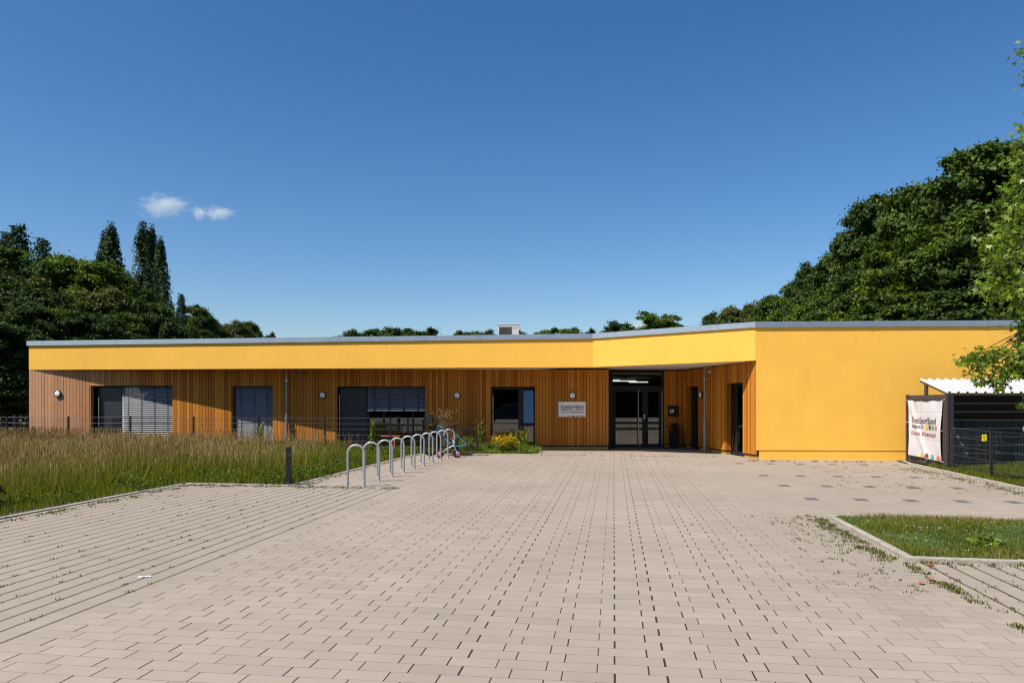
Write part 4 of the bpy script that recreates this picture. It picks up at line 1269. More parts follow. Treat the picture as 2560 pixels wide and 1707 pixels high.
# ---- dark car parked behind the viewpoint, seen as a reflection in the glazed door
def parked_car():
    c = thing('parked_car', 'dark parked car mirrored in the glass of the door with the flowers', 'car', (-.2,-5.6,0))
    M['carpaint'] = simple('black_car_paint', (.012,.013,.015), .18, .2)
    M['carglass'] = simple('dark_car_glass', (.01,.012,.014), .06, spec=.8)
    prof = [(-2.15,.32),(-2.18,.62),(-2.0,.80),(-1.2,.92),(-.95,.95),(-.35,1.36),(.2,1.45),(.9,1.43),(1.5,1.20),(1.9,.98),(2.12,.92),(2.16,.55),(2.1,.32)]
    secs = []
    for (y, k, top) in ((-.88,.97,.0),(-.80,1,.5),(-.55,1,1),(.55,1,1),(.80,1,.5),(.88,.97,0)):
        secs.append([(x*k, y*(1 if z < .95 else 1-(z-.95)*.42), z if z < .95 else .95+(z-.95)*(.86+.14*top)) for x, z in prof])
    n = len(prof); vs = [p for s_ in secs for p in s_]
    fs = [(i*n+j, i*n+(j+1)%n, (i+1)*n+(j+1)%n, (i+1)*n+j) for i in range(len(secs)-1) for j in range(n)] + [tuple(range(n)), tuple(range(len(vs)-1, len(vs)-1-n, -1))]
    MB().add(vs, fs).build('body', M['carpaint'], c, smooth='auto', bevel=.03)
    for sy in (-1, 1):
        for q in ([(-.78,.99),(-.33,1.30),(.12,1.36),(.12,.99)], [(.18,.99),(.18,1.36),(.85,1.34),(1.32,1.16),(1.45,.99)]):
            MB().add([(x, sy*(.885-(z-.95)*.33), z) for x, z in q], [tuple(range(len(q)))]).build('window', M['carglass'], c)
        for x in (-1.35, 1.32):
            w = MB().lathe([(.0,-.10),(.30,-.10),(.32,-.06),(.32,.06),(.30,.10),(0,.10)], (x, sy*.80, .32), axis='y', n=28).build('wheel', M['rubber'], c, smooth='auto')
            MB().lathe([(.0,-.115),(.20,-.112),(.21,.112),(0,.115)], (x, sy*.80, .32), axis='y', n=20).build('rim', M['galv'], w, smooth='auto')
        MB().ball((-2.08, sy*.62, .70), .07,.16,.07).build('headlight', M['opal'], c, smooth=True)
        MB().ball((-.72, sy*.98, 1.02), .06,.10,.06).build('mirror', M['carpaint'], c, smooth=True)
parked_car()

# ================================================================== trees
def unit(rng, n):
    v = rng.normal(0, 1, (n,3)); return v/np.linalg.norm(v, axis=1)[:,None]
def broad_crown(seed, n_clump=640, per=84, leaf=.185):
    """crown of radius about 4 m, 9 m tall, standing on z=0: a rounded mass of many bulging boughs"""
    rng = np.random.default_rng(seed)
    L = []
    for i in range(44):
        z = ((i+.5)/44)**.9; a = i*2.4+rng.uniform(-.5,.5)
        rad = 3.05*math.sin(math.pi*min(1, .14+.80*z))**.8*rng.uniform(.72,1.12)
        L.append((rad*math.cos(a), rad*math.sin(a), .5+7.4*z+rng.uniform(-.3,.5), rng.uniform(.62,1.25)))
    for i in range(5): L.append((rng.normal(0,.9), rng.normal(0,.9), 7.6+rng.uniform(0,.9), rng.uniform(.5,.9)))
    L = np.array(L)
    w = L[:,3]**2; w /= w.sum()
    k = rng.choice(len(L), n_clump, p=w)
    d = unit(rng, n_clump); d[:,2] = np.abs(d[:,2]+.25)*np.where(rng.uniform(0,1,n_clump) < .82, 1, -.6)
    o = L[k,:3]-np.array([0,0,4.2]); o[:,2] *= .5; o /= np.linalg.norm(o,axis=1)[:,None]+1e-6
    d = d+o*.55; d /= np.linalg.norm(d,axis=1)[:,None]
    C = L[k,:3] + d*(L[k,3]*rng.uniform(.80,1.10,n_clump))[:,None]*np.array([1,1,.85])
    n = n_clump
    sz = rng.uniform(.22,.46,n)
    P = np.repeat(C, per, 0); dd = np.repeat(d, per, 0); ss = np.repeat(sz, per)
    P = P + rng.normal(0, 1, (n*per,3))*np.array([1,1,.5])*.66*ss[:,None]
    V, F, T = leaf_cloud(rng, P, leaf, up=.5, outward=dd*.8, aspect=.72)
    tc = np.repeat(rng.normal(0,.17,n), per)
    # a loose inner filling so that the sky does not show through the middle
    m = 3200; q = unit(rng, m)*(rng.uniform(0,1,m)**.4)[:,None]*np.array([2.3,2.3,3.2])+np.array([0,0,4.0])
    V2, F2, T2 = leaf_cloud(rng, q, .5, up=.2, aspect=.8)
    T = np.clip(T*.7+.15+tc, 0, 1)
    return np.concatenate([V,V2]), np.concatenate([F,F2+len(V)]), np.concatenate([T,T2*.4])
def conifer_crown(seed, H=14, R0=2.6):
    rng = np.random.default_rng(seed); Ps = []; Ds = []
    z = .8
    while z < H-.2:
        r = R0*(1-z/H)**.85*rng.uniform(.75,1.1)+.12
        for b in range(max(4, int(9*(1-z/H)+4))):
            a = rng.uniform(0, 2*math.pi); n = int(14+r*34); t = rng.uniform(0.05,1,n)**.7
            rr = r*rng.uniform(.7,1.15)
            x = rr*t; zz = z - .30*rr*t + .30*rr*t**3 + rng.normal(0,.11,n); lat = rng.normal(0,.16+.16*(1-t),n)
            Ps.append(np.stack([x*math.cos(a)-lat*math.sin(a), x*math.sin(a)+lat*math.cos(a), zz],1))
            Ds.append(np.tile([math.cos(a), math.sin(a), .1], (n,1)))
        z += rng.uniform(.20,.34)
    P = np.concatenate(Ps); D = np.concatenate(Ds)
    V, F, T = leaf_cloud(rng, P, .26, up=.3, outward=D*.3, aspect=.36, fold=.5)
    return V, F, T
def poplar_crown(seed, H=17, R0=1.25):
    rng = np.random.default_rng(seed); n = 150
    z = rng.uniform(.06,1,n); a = rng.uniform(0,2*math.pi,n)
    r = R0*np.minimum(1, (1.02-z)*2.6)**.7*np.minimum(1,.5+z*1.6)*rng.uniform(.35,1.22,n)
    lean = z**2*.5
    C = np.stack([r*np.cos(a)-lean, r*np.sin(a), z*H],1)
    per = 84
    o = np.clip(rng.normal(0,1,(n*per,3)),-1.7,1.7); o[:,:2] *= (1-.28*np.clip(o[:,2:3],-1.5,2))
    P = np.repeat(C, per, 0)+o*np.array([.22,.22,.60])*np.repeat(rng.uniform(.6,1.35,n),per)[:,None]
    D = np.repeat(np.stack([np.cos(a),np.sin(a),.5*np.ones(n)],1), per, 0)
    V, F, T = leaf_cloud(rng, P, .22, up=.2, outward=D, aspect=.75)
    T = np.clip(T*.8+np.repeat(rng.normal(0,.15,n),per),0,1)
    return V, F, T
def trunk_mb(H, r, seed, limbs=6, top=.75):
    rnd = random.Random(seed); mb = MB()
    pts = [(rnd.uniform(-.08,.08)*k*.5, rnd.uniform(-.08,.08)*k*.5, H*top*k/6) for k in range(7)]
    mb.tube(pts, [r*(1.25 if k == 0 else 1)*(1-.8*k/6) for k in range(7)], 8)
    for i in range(limbs):
        z = H*rnd.uniform(.22,.62); a = rnd.uniform(0,6.28); l = H*rnd.uniform(.15,.28)
        mb.tube([(0,0,z),(l*.5*math.cos(a),l*.5*math.sin(a),z+l*.45),(l*math.cos(a),l*math.sin(a),z+l*.8)], [r*.45,r*.28,r*.08], 6)
    return mb
PROTO = {}
def proto(kind, V, F, T, matname, H, r, limbs=6, base=1.5):
    s = thing('tree_proto', '', '')
    V = V.copy(); V[:,2] += base
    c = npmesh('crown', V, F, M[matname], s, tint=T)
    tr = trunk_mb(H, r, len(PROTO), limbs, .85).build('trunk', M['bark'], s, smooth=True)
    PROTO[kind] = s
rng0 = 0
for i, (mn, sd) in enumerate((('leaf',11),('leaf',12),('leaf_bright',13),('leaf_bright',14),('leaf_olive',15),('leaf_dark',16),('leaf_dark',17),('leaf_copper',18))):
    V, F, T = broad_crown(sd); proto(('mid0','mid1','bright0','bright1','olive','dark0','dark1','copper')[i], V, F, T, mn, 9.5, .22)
V, F, T = conifer_crown(21); proto('conifer', V, F, T, 'needle', 13.6, .20, 0, 0)
V, F, T = conifer_crown(22, 14, 3.4); proto('larch', V, F, T, 'needle', 13.6, .20, 0, 0)
for i in range(2):
    V, F, T = poplar_crown(31+i); proto('poplar%d' % i, V, F, T, 'leaf_poplar', 16, .28, 0, .6)
NAT_H = {'conifer':14.2,'larch':14.2,'poplar0':18.0,'poplar1':18.0}
NAT_R = {'conifer':2.4,'larch':3.0,'poplar0':1.5,'poplar1':1.5}
rt = random.Random(99)
first_used = set()
def tree(kind, px, Y, top, rad, label, group, name=None):
    x = (px-1280)*Y/1850; h = 1.58+(1005-top)*Y/1850
    src = PROTO[kind]
    o = dup(src) if kind in first_used else src
    first_used.add(kind)
    sz = h/NAT_H.get(kind, 10.9); sr = rad/NAT_R.get(kind, 3.9)
    o.location = (x, Y, -.05); o.scale = (sr, sr, sz); o.rotation_euler = (0,0,rt.uniform(0,6.28) if 'poplar' not in kind else rt.uniform(-.3,.3))
    nm = name or {'conifer':'conifer_tree','larch':'conifer_tree'}.get(kind, 'poplar_tree' if 'poplar' in kind else 'broadleaf_tree')
    o.name = nm
    tag(o, label, 'tree', group)
GL = 'trees of the dark wood behind the left end of the building'
GR = 'tall broadleaf trees rising behind the right end of the building'
GM = 'tree tops showing above the middle of the roof'
LT = [
 ('conifer',47,64,546,4.0,'tallest conifer at the far left edge, its tip highest of the left wood'),
 ('larch',16,66,564,4.0,'conifer tip at the left picture edge, just left of the tallest conifer'),
 ('larch',105,64,580,3.8,'broad feathery conifer right of the tallest conifer'),
 ('conifer',152,68,632,2.6,'small conifer tip between the feathery conifer and the bright tree'),
 ('conifer',246,70,618,1.7,'slim conifer tip peeping out just left of the left poplar pair'),
 ('larch',453,66,723,2.0,'pale thin conifer standing right of the right poplar pair'),
 ('poplar0',267,76,592,1.0,'shorter narrow poplar of the left poplar pair'),
 ('poplar1',290,75,570,1.45,'taller narrow poplar of the left poplar pair'),
 ('poplar0',372,74,570,1.6,'tallest poplar, left one of the right poplar pair'),
 ('poplar1',389,75,576,1.1,'poplar spire grown against the tallest poplar'),
 ('poplar1',409,72,604,1.0,'thin poplar on the right of the right poplar pair'),
 ('olive',20,50,662,4.2,'greyish green broadleaf tree at the left picture edge below the conifers'),
 ('mid0',-50,50,600,4.5,'broadleaf tree cut by the left picture edge'),
 ('dark0',75,46,690,3.8,'dark broadleaf tree above the left corner of the building'),
 ('mid1',118,56,648,4.0,'mid green broadleaf tree below the feathery conifer'),
 ('bright0',165,57,624,4.4,'bright green round topped tree left of centre in the left wood'),
 ('bright1',212,56,632,4.0,'bright green tree next to the left poplar pair, left side'),
 ('olive',260,50,712,3.4,'olive tinted tree in front of the left poplar pair'),
 ('mid0',308,60,672,3.4,'green tree filling the gap between the two poplar pairs'),
 ('dark1',340,62,715,3.0,'dark tree at the foot of the tallest poplar'),
 ('mid1',366,54,738,3.0,'round green tree in front of the right poplar pair'),
 ('dark0',404,52,770,2.6,'low dark tree under the thin poplar'),
 ('bright1',130,45,760,3.2,'low bright tree right behind the left end of the roof'),
 ('dark1',205,45,770,3.0,'low dark tree behind the roof below the olive tree'),
 ('mid0',290,47,775,2.8,'low green tree behind the roof between both poplar pairs'),
 ('dark1',10,42,740,3.0,'dark low tree left of the building corner'),
 ('dark0',45,38,800,2.6,'shaded bushy tree just left of the building corner'),
 ('dark1',-15,37,790,2.6,'shaded bushy tree at the left picture edge above the gate'),
 ('mid1',455,60,798,2.2,'low tree at the foot of the pale conifer'),
 ('mid0',499,70,756,2.3,'round tree right of the pale conifer'),
 ('copper',543,75,796,2.3,'reddish brown copper leaved tree above the roof'),
 ('olive',590,72,794,2.4,'olive round tree right of the copper tree'),
 ('mid1',622,74,792,1.9,'green tree near the right end of the left wood'),
 ('dark0',672,80,822,1.6,'last little tree at the right end of the left wood'),
 ('dark1',500,66,815,2.4,'low dark tree left of the copper tree, just above the roof'),
]
for a in LT: tree(*a[:5], a[5], GL)
RT = [
 ('mid0',2500,42,338,5.2,'tallest tree of the right group, behind the star leaved tree'),
 ('dark0',2425,46,374,4.6,'second tallest tree, left shoulder of the right group'),
 ('mid1',2310,50,436,4.6,'tree whose crown top steps down left of the second tallest'),
 ('dark1',2225,54,466,4.0,'knobbly topped tree in the upper slope of the right group'),
 ('mid0',2165,58,520,3.8,'tree in the middle of the slope of the right group outline'),
 ('dark0',2105,62,592,3.6,'tree at mid height on the left outline of the right group'),
 ('dark1',2018,70,652,3.0,'round separate crown jutting from the outline of the right group'),
 ('bright0',1985,72,694,3.0,'fresh green tree under the jutting round crown'),
 ('mid1',1938,80,722,3.4,'tree on the low slope of the right group'),
 ('olive',1886,85,744,3.4,'olive tree near the low left end of the right group'),
 ('olive',1835,90,756,3.6,'greyish tree above the yellow corner of the fascia'),
 ('dark0',1790,94,768,2.8,'small tree left of the greyish tree at the end of the right group'),
 ('olive',1765,98,798,1.9,'last low tree at the left end of the right group'),
 ('bright1',2450,40,520,4.6,'bright tree in front of the tallest tree of the right group'),
 ('mid1',2355,42,565,4.4,'tree in the middle of the right group, front row'),
 ('bright0',2262,46,612,4.2,'fresh green front row tree left of the middle of the right group'),
 ('dark1',2182,48,660,3.8,'dark front row tree low in the right group'),
 ('mid0',2105,52,705,3.6,'front row tree above the middle of the yellow wall'),
 ('bright1',2032,56,742,3.2,'bright low tree in the front row near the fascia corner'),
 ('mid1',1962,60,768,3.0,'low front tree right above the fascia corner'),
 ('dark0',2560,37,455,4.6,'dark tree at the right picture edge behind the star leaved tree'),
 ('dark1',2530,36,620,4.4,'dark low tree behind the right end of the yellow wall'),
 ('dark0',2400,38,690,3.8,'dark low tree above the bin shelter, left side'),
 ('mid0',2290,40,720,3.6,'low tree just over the roof edge left of the bin shelter'),
]
for a in RT: tree(*a[:5], a[5], GR)
MT = [
 ('dark0',902,86,815,2.0,'leftmost tree top of the clump over the middle of the long roof'),
 ('mid0',948,88,818,2.1,'second tree top of the clump over the middle of the long roof'),
 ('dark1',1001,86,813,2.1,'third tree top of the clump over the middle of the long roof'),
 ('dark0',1054,88,811,2.2,'rightmost tree top of the clump over the middle of the long roof'),
 ('bright1',852,90,831,1.1,'tiny pale tree tip left of the clump over the long roof'),
 ('mid1',1176,86,817,1.5,'small tree top left of the air conditioner'),
 ('dark0',1215,88,815,1.6,'tree top touching the left side of the air conditioner'),
 ('mid0',1302,88,821,1.2,'tree top touching the right side of the air conditioner'),
 ('bright1',1362,88,817,1.2,'small pale tree top between air conditioner and fascia bend'),
 ('mid1',1422,86,808,1.6,'tree top left of the fascia bend'),
 ('dark0',1466,88,813,1.2,'little dark tree top just left of the fascia bend'),
 ('dark1',1542,88,800,2.2,'dark round tree top just right of the fascia bend'),
 ('bright0',1664,84,778,2.7,'fresh green tree top over the middle of the angled fascia'),
]
for a in MT: tree(a[0], a[1], a[2], a[3], a[4]*1.85, a[5], GM)

# a far wood behind the viewer, which the panes reflect
rngw = np.random.default_rng(77); Vs = []; Fs = []; Ts = []; o_ = 0
for i in range(17):
    V, F, T = broad_crown(100+i % 3, n_clump=150, per=24, leaf=.75)
    V = V*np.array([1.35,1.35,1.0+rngw.uniform(-.1,.25)])+np.array([-36+4.4*i+rngw.uniform(-1,1), -31+rngw.uniform(-3,3), -1.6])
    Vs.append(V); Fs.append(F+o_); Ts.append(T); o_ += len(V)
tag(npmesh('far_wood', np.concatenate(Vs), np.concatenate(Fs), M['leaf_dark'], tint=np.concatenate(Ts)), 'wood on the far side of the yard behind the viewpoint', 'wood', kind='stuff')

# ---- young star leaved tree at the right edge
def star_tree():
    rng = np.random.default_rng(41)
    s = thing('sweetgum_tree', 'young tree with bright star shaped leaves hanging in at the right edge', 'tree', (0,0,0))
    tx, ty = 10.35, 14.0
    mb = MB()
    tp = [Vector((tx+.05*math.sin(z), ty+.04*math.cos(z*1.3), z)) for z in np.linspace(0, 8.6, 12)]
    mb.tube(tp, [.085*(1-.85*i/11)+.004 for i in range(12)], 10)
    mb.build('trunk', M['bark'], s, smooth=True)
    # leaf clusters, (pixel x, pixel y, distance, spread, count) along drooping branches
    tips = []
    targets = [(2552,130,13.9,.22),(2556,195,14.2,.16),(2550,345,13.6,.28),(2535,400,14.0,.30),(2545,455,13.8,.3),(2515,470,14.0,.24),(2530,520,13.7,.34),(2500,545,14.1,.28),(2478,590,13.8,.26),
      (2520,590,14.2,.34),(2490,640,13.9,.30),(2462,615,13.7,.2),(2540,640,13.6,.32),(2505,690,13.8,.34),(2462,705,13.9,.20),(2440,722,13.8,.16),(2545,700,14.2,.32),(2480,745,14.0,.24),(2520,740,13.7,.30),
      (2552,770,13.9,.28),(2535,810,14.0,.20),(2555,830,13.8,.22),(2545,860,13.9,.18),(2535,900,13.9,.22),(2555,905,13.8,.24),(2500,890,13.8,.16),(2420,895,13.7,.14),(2445,905,13.8,.17),(2462,890,13.8,.13),(2440,930,13.7,.12),
      (2452,955,13.7,.08),(2505,935,13.8,.15),(2530,928,13.8,.15),(2488,950,13.8,.09),(2500,968,13.7,.06),(2555,1015,13.8,.05),(2580,560,13.8,.5),(2600,700,14.0,.5),(2600,420,14.0,.45),(2590,840,14,.4),(2610,280,14,.4)]
    br = MB(); P = []; D = []
    for (px, py, Y, sp) in targets:
        c = Vector(((px+(22 if py < 870 else 0)-1280)*Y/1850, Y, 1.58+(1005-py)*Y/1850))
        zb = min(8.2, max(1.9, c.z+ (0.55 if c.z < 3 else -.25)*1.0)); base = Vector((tx, ty, zb))
        mid = base.lerp(c, .55)+Vector((0,0,.16))
        br.tube([base, mid, c], [.020,.011,.003], 5)
        n = int(14+sp*215) if px < 2570 else 70
        q = rng.normal(0, 1, (n,3))*np.array([sp*.60,sp*.8,sp*.58])
        P.append(np.array(c)+q); dv = q/(np.linalg.norm(q,axis=1)[:,None]+1e-6); D.append(dv)
        if sp < .2:      # leaves along the twig too
            t_ = rng.uniform(.62,.98,12); w_ = np.array([list(mid.lerp(c, float(a))) for a in t_])+rng.normal(0,.06,(12,3)); P.append(w_); D.append(rng.normal(0,1,(12,3)))
    br.build('branches', M['bark'], s, smooth=True)
    P = np.concatenate(P); D = np.concatenate(D); n = len(P)
    # five pointed leaf, 11 points
    ang = []
    for k in range(5):
        a = math.pi/2+(k-2)*math.radians(62); rr = (.62,.86,1.0,.86,.62)[k]
        ang.append((a-math.radians(31), .34 if k else .12)); ang.append((a, rr))
    ang.append((math.pi/2+2.5*math.radians(62), .12))
    loc = np.array([(0,0,0)]+[(r*math.cos(a), r*math.sin(a), -.16*r*r) for a, r in ang])
    N = rng.normal(0,.8,(n,3)); N[:,2] += .55; N += D*.55; N[:,1] -= .25; N /= np.linalg.norm(N,axis=1)[:,None]
    A = rng.normal(0,.5,(n,3)); A[:,2] -= 1.0; A += D*.4; A -= N*(A*N).sum(1)[:,None]; A /= np.linalg.norm(A,axis=1)[:,None]; Bv = np.cross(A, N)
    sz = rng.uniform(.062,.105,n)[:,None]
    V = np.stack([P + sz*(Bv*l[0]+A*l[1]+N*l[2]) for l in loc],1).reshape(-1,3)
    m = len(loc); tri = np.array([(0,i,i+1) for i in range(1,m-1)])
    F = (np.arange(n)[:,None,None]*m + tri[None]).reshape(-1,3)
    T = np.repeat(rng.uniform(0,1,n), len(tri))
    npmesh('leaves', V, F, M['star_leaf'], s, tint=T)
star_tree()

# ================================================================== grass
def in_poly(P, poly):
    x, y = P[:,0], P[:,1]; r = np.zeros(len(P), bool); n = len(poly)
    for i in range(n):
        x0, y0 = poly[i]; x1, y1 = poly[(i+1) % n]
        c = ((y0 > y) != (y1 > y)) & (x < (x1-x0)*(y-y0)/(y1-y0+1e-12)+x0); r ^= c
    return r
def dist_line(P, pts):
    d = np.full(len(P), 1e9)
    for a, b in zip(pts[:-1], pts[1:]):
        a = np.array(a); b = np.array(b); ab = b-a; t_ = np.clip(((P-a)@ab)/(ab@ab),0,1)
        d = np.minimum(d, np.linalg.norm(P-(a+t_[:,None]*ab),axis=1))
    return d
def vnoise(P, s, seed):
    rng = np.random.default_rng(seed); g = rng.uniform(0,1,(64,64)); q = P/s; i = np.floor(q).astype(int); f = q-i; f = f*f*(3-2*f)
    a = g[i[:,0]%64,i[:,1]%64]; b = g[(i[:,0]+1)%64,i[:,1]%64]; c = g[i[:,0]%64,(i[:,1]+1)%64]; d = g[(i[:,0]+1)%64,(i[:,1]+1)%64]
    return (a*(1-f[:,0])+b*f[:,0])*(1-f[:,1])+(c*(1-f[:,0])+d*f[:,0])*f[:,1]
def blades(rng, P, h, w, bend=.35, z=.018):
    n = len(P); a = rng.uniform(0,2*math.pi,n); dx, dy = np.cos(a), np.sin(a); b = rng.uniform(0,2*math.pi,n); bl = h*bend*rng.uniform(.2,1.3,n)
    bx, by = np.cos(b)*bl, np.sin(b)*bl; w = w*rng.uniform(.7,1.3,n)
    V = np.zeros((n,6,3)); O = np.zeros(n)
    V[:,0] = np.stack([P[:,0]-dx*w/2, P[:,1]-dy*w/2, O+z-.02],1); V[:,1] = np.stack([P[:,0]+dx*w/2, P[:,1]+dy*w/2, O+z-.02],1)
    V[:,2] = np.stack([P[:,0]+bx*.3+dx*w*.42, P[:,1]+by*.3+dy*w*.42, z+h*.6],1); V[:,3] = np.stack([P[:,0]+bx*.3-dx*w*.42, P[:,1]+by*.3-dy*w*.42, z+h*.6],1)
    V[:,4] = np.stack([P[:,0]+bx+dx*w*.08, P[:,1]+by+dy*w*.08, z+h],1); V[:,5] = np.stack([P[:,0]+bx-dx*w*.08, P[:,1]+by-dy*w*.08, z+h],1)
    i = np.arange(n)[:,None]*6
    F = np.concatenate([i+np.array([[0,1,2,3]]), i+np.array([[3,2,4,5]])],0)
    return V.reshape(-1,3), F
def straw(rng, P, h, w=.004, head=.07, bend=.2, z=.03):
    """thin stalk with a slim seed head: 8 points, 2 quads"""
    n = len(P); b = rng.uniform(0,2*math.pi,n); bl = h*bend*rng.uniform(0,1.2,n); bx, by = np.cos(b)*bl, np.sin(b)*bl
    a = rng.uniform(0,math.pi,n); dx, dy = np.cos(a), np.sin(a); hw = rng.uniform(.004,.009,n); hh = head*1.25*rng.uniform(.6,1.5,n)
    V = np.zeros((n,8,3)); ww = w
    V[:,0] = np.stack([P[:,0]-dx*ww/2,P[:,1]-dy*ww/2,np.full(n,z)],1); V[:,1] = np.stack([P[:,0]+dx*ww/2,P[:,1]+dy*ww/2,np.full(n,z)],1)
    X_, Y_ = P[:,0]+bx, P[:,1]+by
    V[:,2] = np.stack([X_+dx*ww/2,Y_+dy*ww/2,z+h],1); V[:,3] = np.stack([X_-dx*ww/2,Y_-dy*ww/2,z+h],1)
    V[:,4] = np.stack([X_,Y_,z+h-.01],1); V[:,5] = np.stack([X_+dx*hw+bx*.08,Y_+dy*hw+by*.08,z+h+hh*.4],1); V[:,6] = np.stack([X_+bx*.22,Y_+by*.22,z+h+hh],1); V[:,7] = np.stack([X_-dx*hw+bx*.08,Y_-dy*hw+by*.08,z+h+hh*.4],1)
    i = np.arange(n)[:,None]*8
    return V.reshape(-1,3), np.concatenate([i+np.array([[0,1,2,3]]), i+np.array([[4,5,6,7]])],0)

M['grass'] = leaf_mat('grass_blades', [(.080,.105,.004),(.140,.160,.007),(.205,.205,.018),(.28,.21,.06)], .36)
M['grass_low'] = leaf_mat('mown_grass', [(.060,.088,.005),(.11,.135,.009),(.175,.175,.02),(.26,.20,.07)], .32)
M['straw'] = leaf_mat('dry_seed_heads', [(.14,.090,.026),(.23,.152,.050),(.33,.228,.10),(.46,.35,.19)], .3)
def meadow():
    rng = np.random.default_rng(3)
    poly = [(-19.5,9.0),(-14,4.2),pq(-8.19,3),KERB_L[1],KERB_L[2],KERB_L[3],KERB_L[4],(-1.2,22.35),(-1.4,24.4),(-16.2,24.4),(-20,26.5)]
    edge = [pq(-8.19,-9)]+KERB_L[1:5]
    edge2 = [KERB_L[4],(.86,22.3)]
    Vs = []; Fs = []; Ts = []; o_ = 0
    N = 385000
    P = np.stack([rng.uniform(-20,-1,N), rng.uniform(4,26.5,N)],1)
    P = P[in_poly(P, poly)]
    d = np.minimum(dist_line(P, edge), dist_line(P, edge2)*.45)
    inset = d > .10
    P = P[inset]; d = d[inset]
    ramp = np.clip((d-.4-.5*vnoise(P,.8,44))/1.3,0,1)
    nz = vnoise(P, 1.3, 5)*.6+vnoise(P,.45,6)*.4
    h = (.07+.06*rng.uniform(0,1,len(P)))*(1-ramp)+ramp*(.22+.30*nz)*rng.uniform(.55,1.15,len(P))
    near = P[:,1] < 13
    V, F = blades(rng, P, h, np.where(P[:,1] < 15, .008, .011)); Vs.append(V); Fs.append(F)
    T = np.clip(rng.uniform(0,.75,len(P))*(.75+.4*ramp)+ (nz-.5)*.5, 0, 1); T = np.concatenate([T,T]); Ts.append(T)
    g = npmesh('meadow_grass', Vs[0], Fs[0], M['grass'], tint=Ts[0]); tag(g, 'tall unmown meadow grass, green at the kerb edge', 'grass', kind='stuff')
    N = 150000
    P = np.stack([rng.uniform(-20,-1,N), rng.uniform(4,26.5,N)],1); P = P[in_poly(P, poly)]
    d = np.minimum(dist_line(P, edge), dist_line(P, edge2)*.45)
    nz = vnoise(P, 1.6, 9)
    keep = (d > 1.0) & (rng.uniform(0,1,len(P)) < np.clip((d-.9)/2.0,0,1)*(.22+.78*nz)); P = P[keep]; nz = nz[keep]; d = d[keep]
    h = (.32+.26*nz)*rng.uniform(.6,1.35,len(P))*np.clip(.55+d*.22,0,1)
    V, F = straw(rng, P, h); T = np.clip(rng.uniform(0,1,len(P))*.8+(vnoise(P,2.2,12)-.5)*.6+.1,0,1)
    g = npmesh('meadow_straw', V, F, M['straw'], tint=np.concatenate([T,T])); tag(g, 'brown dry seed heads standing over the meadow grass', 'grass', kind='stuff')
meadow()
def meadow_edge():
    rng = np.random.default_rng(61); line = [pq(-8.19,3)]+KERB_L[1:5]
    Q = []
    for a, b in zip(line[:-1], line[1:]):
        a = np.array(a); b = np.array(b); L = np.linalg.norm(b-a); n_ = np.array([-(b-a)[1],(b-a)[0]])/L
        for i in range(int(L*5)): Q.append(a+(b-a)*rng.uniform()+n_*(.15+abs(rng.normal(0,.45))))
    P = []
    for q in Q:
        r = rng.uniform(.05,.16); n = int(14+r*220); P.append(np.concatenate([q+rng.normal(0,r,(n,2)), rng.uniform(.03,.06+r*1.5,(n,1))],1))
    V, F, T = leaf_cloud(rng, np.concatenate(P), .055, up=.5, aspect=.6)
    tag(npmesh('edge_weeds', V, F, M['edge_leaf'], tint=T), 'low leafy weeds at the foot of the meadow along the kerb', 'weeds', kind='stuff')
    N = 900; P = np.stack([rng.uniform(-16,-3,N), rng.uniform(9.5,20,N)],1); P = P[in_poly(P, [(-17,8.5)]+KERB_L[1:5]+[(-12,22)])]; P = P[dist_line(P, line) > .5]
    h = rng.uniform(.45,.78,len(P)); V, F = blades(rng, P, h, .007, .9); T = rng.uniform(.6,1,len(P))
    tag(npmesh('bent_stems', V, F, M['grass'], tint=np.concatenate([T,T])), 'long pale bent grass stems leaning out of the meadow', 'grass', kind='stuff')
M['edge_leaf'] = leaf_mat('edge_weed_leaves', [(.03,.06,.006),(.06,.10,.010),(.11,.15,.018)], .25)
meadow_edge()

def turf():
    rng = np.random.default_rng(8)
    # small patch on the right
    poly = [(4.40,10.12),(4.02,7.46),(8.5,6.6),(8.8,9.3)]
    N = 60000; P = np.stack([rng.uniform(3.9,8.8,N), rng.uniform(6.5,10.2,N)],1); P = P[in_poly(P, poly)]
    nz = vnoise(P,.5,21)
    h = (.025+.055*nz**1.5)*rng.uniform(.6,1.4,len(P)); V, F = blades(rng, P, h, .006, .6); T = np.clip(rng.uniform(.1,.8,len(P))+(vnoise(P,.8,22)-.45)*.8,0,1)
    tag(npmesh('patch_grass', V, F, M['grass_low'], tint=np.concatenate([T,T])), 'short patchy grass in the kerbed corner at the right', 'grass', kind='stuff')
    N = 500; P = np.stack([rng.uniform(3.9,8.8,N), rng.uniform(6.5,10.2,N)],1); P = P[in_poly(P, poly)]
    P3 = np.concatenate([P, rng.uniform(.06,.11,(len(P),1))],1); V, F, T = leaf_cloud(rng, P3, .018, up=.8)
    tag(npmesh('clover_flowers', V, F, M['paper_petal'], tint=T), 'tiny pale clover flowers dotted over the grass patch', 'flowers', kind='stuff')
    # fenced strip on the far right
    poly = KERB_R[1:]+[(13.5,6),(13.5,17.7),(10.2,17.7)]
    N = 90000; P = np.stack([rng.uniform(8,13.5,N), rng.uniform(9,17.8,N)],1); P = P[in_poly(P, poly)]; P = P[P[:,0]/P[:,1] < .75]
    P = P[dist_line(P, KERB_R) > .09]
    h = (.05+.10*vnoise(P,.6,31))*rng.uniform(.6,1.4,len(P)); V, F = blades(rng, P, h, .009, .5); T = rng.uniform(0,.7,len(P))
    tag(npmesh('fenced_grass', V, F, M['grass_low'], tint=np.concatenate([T,T])), 'green grass growing behind the right wire fence', 'grass', kind='stuff')
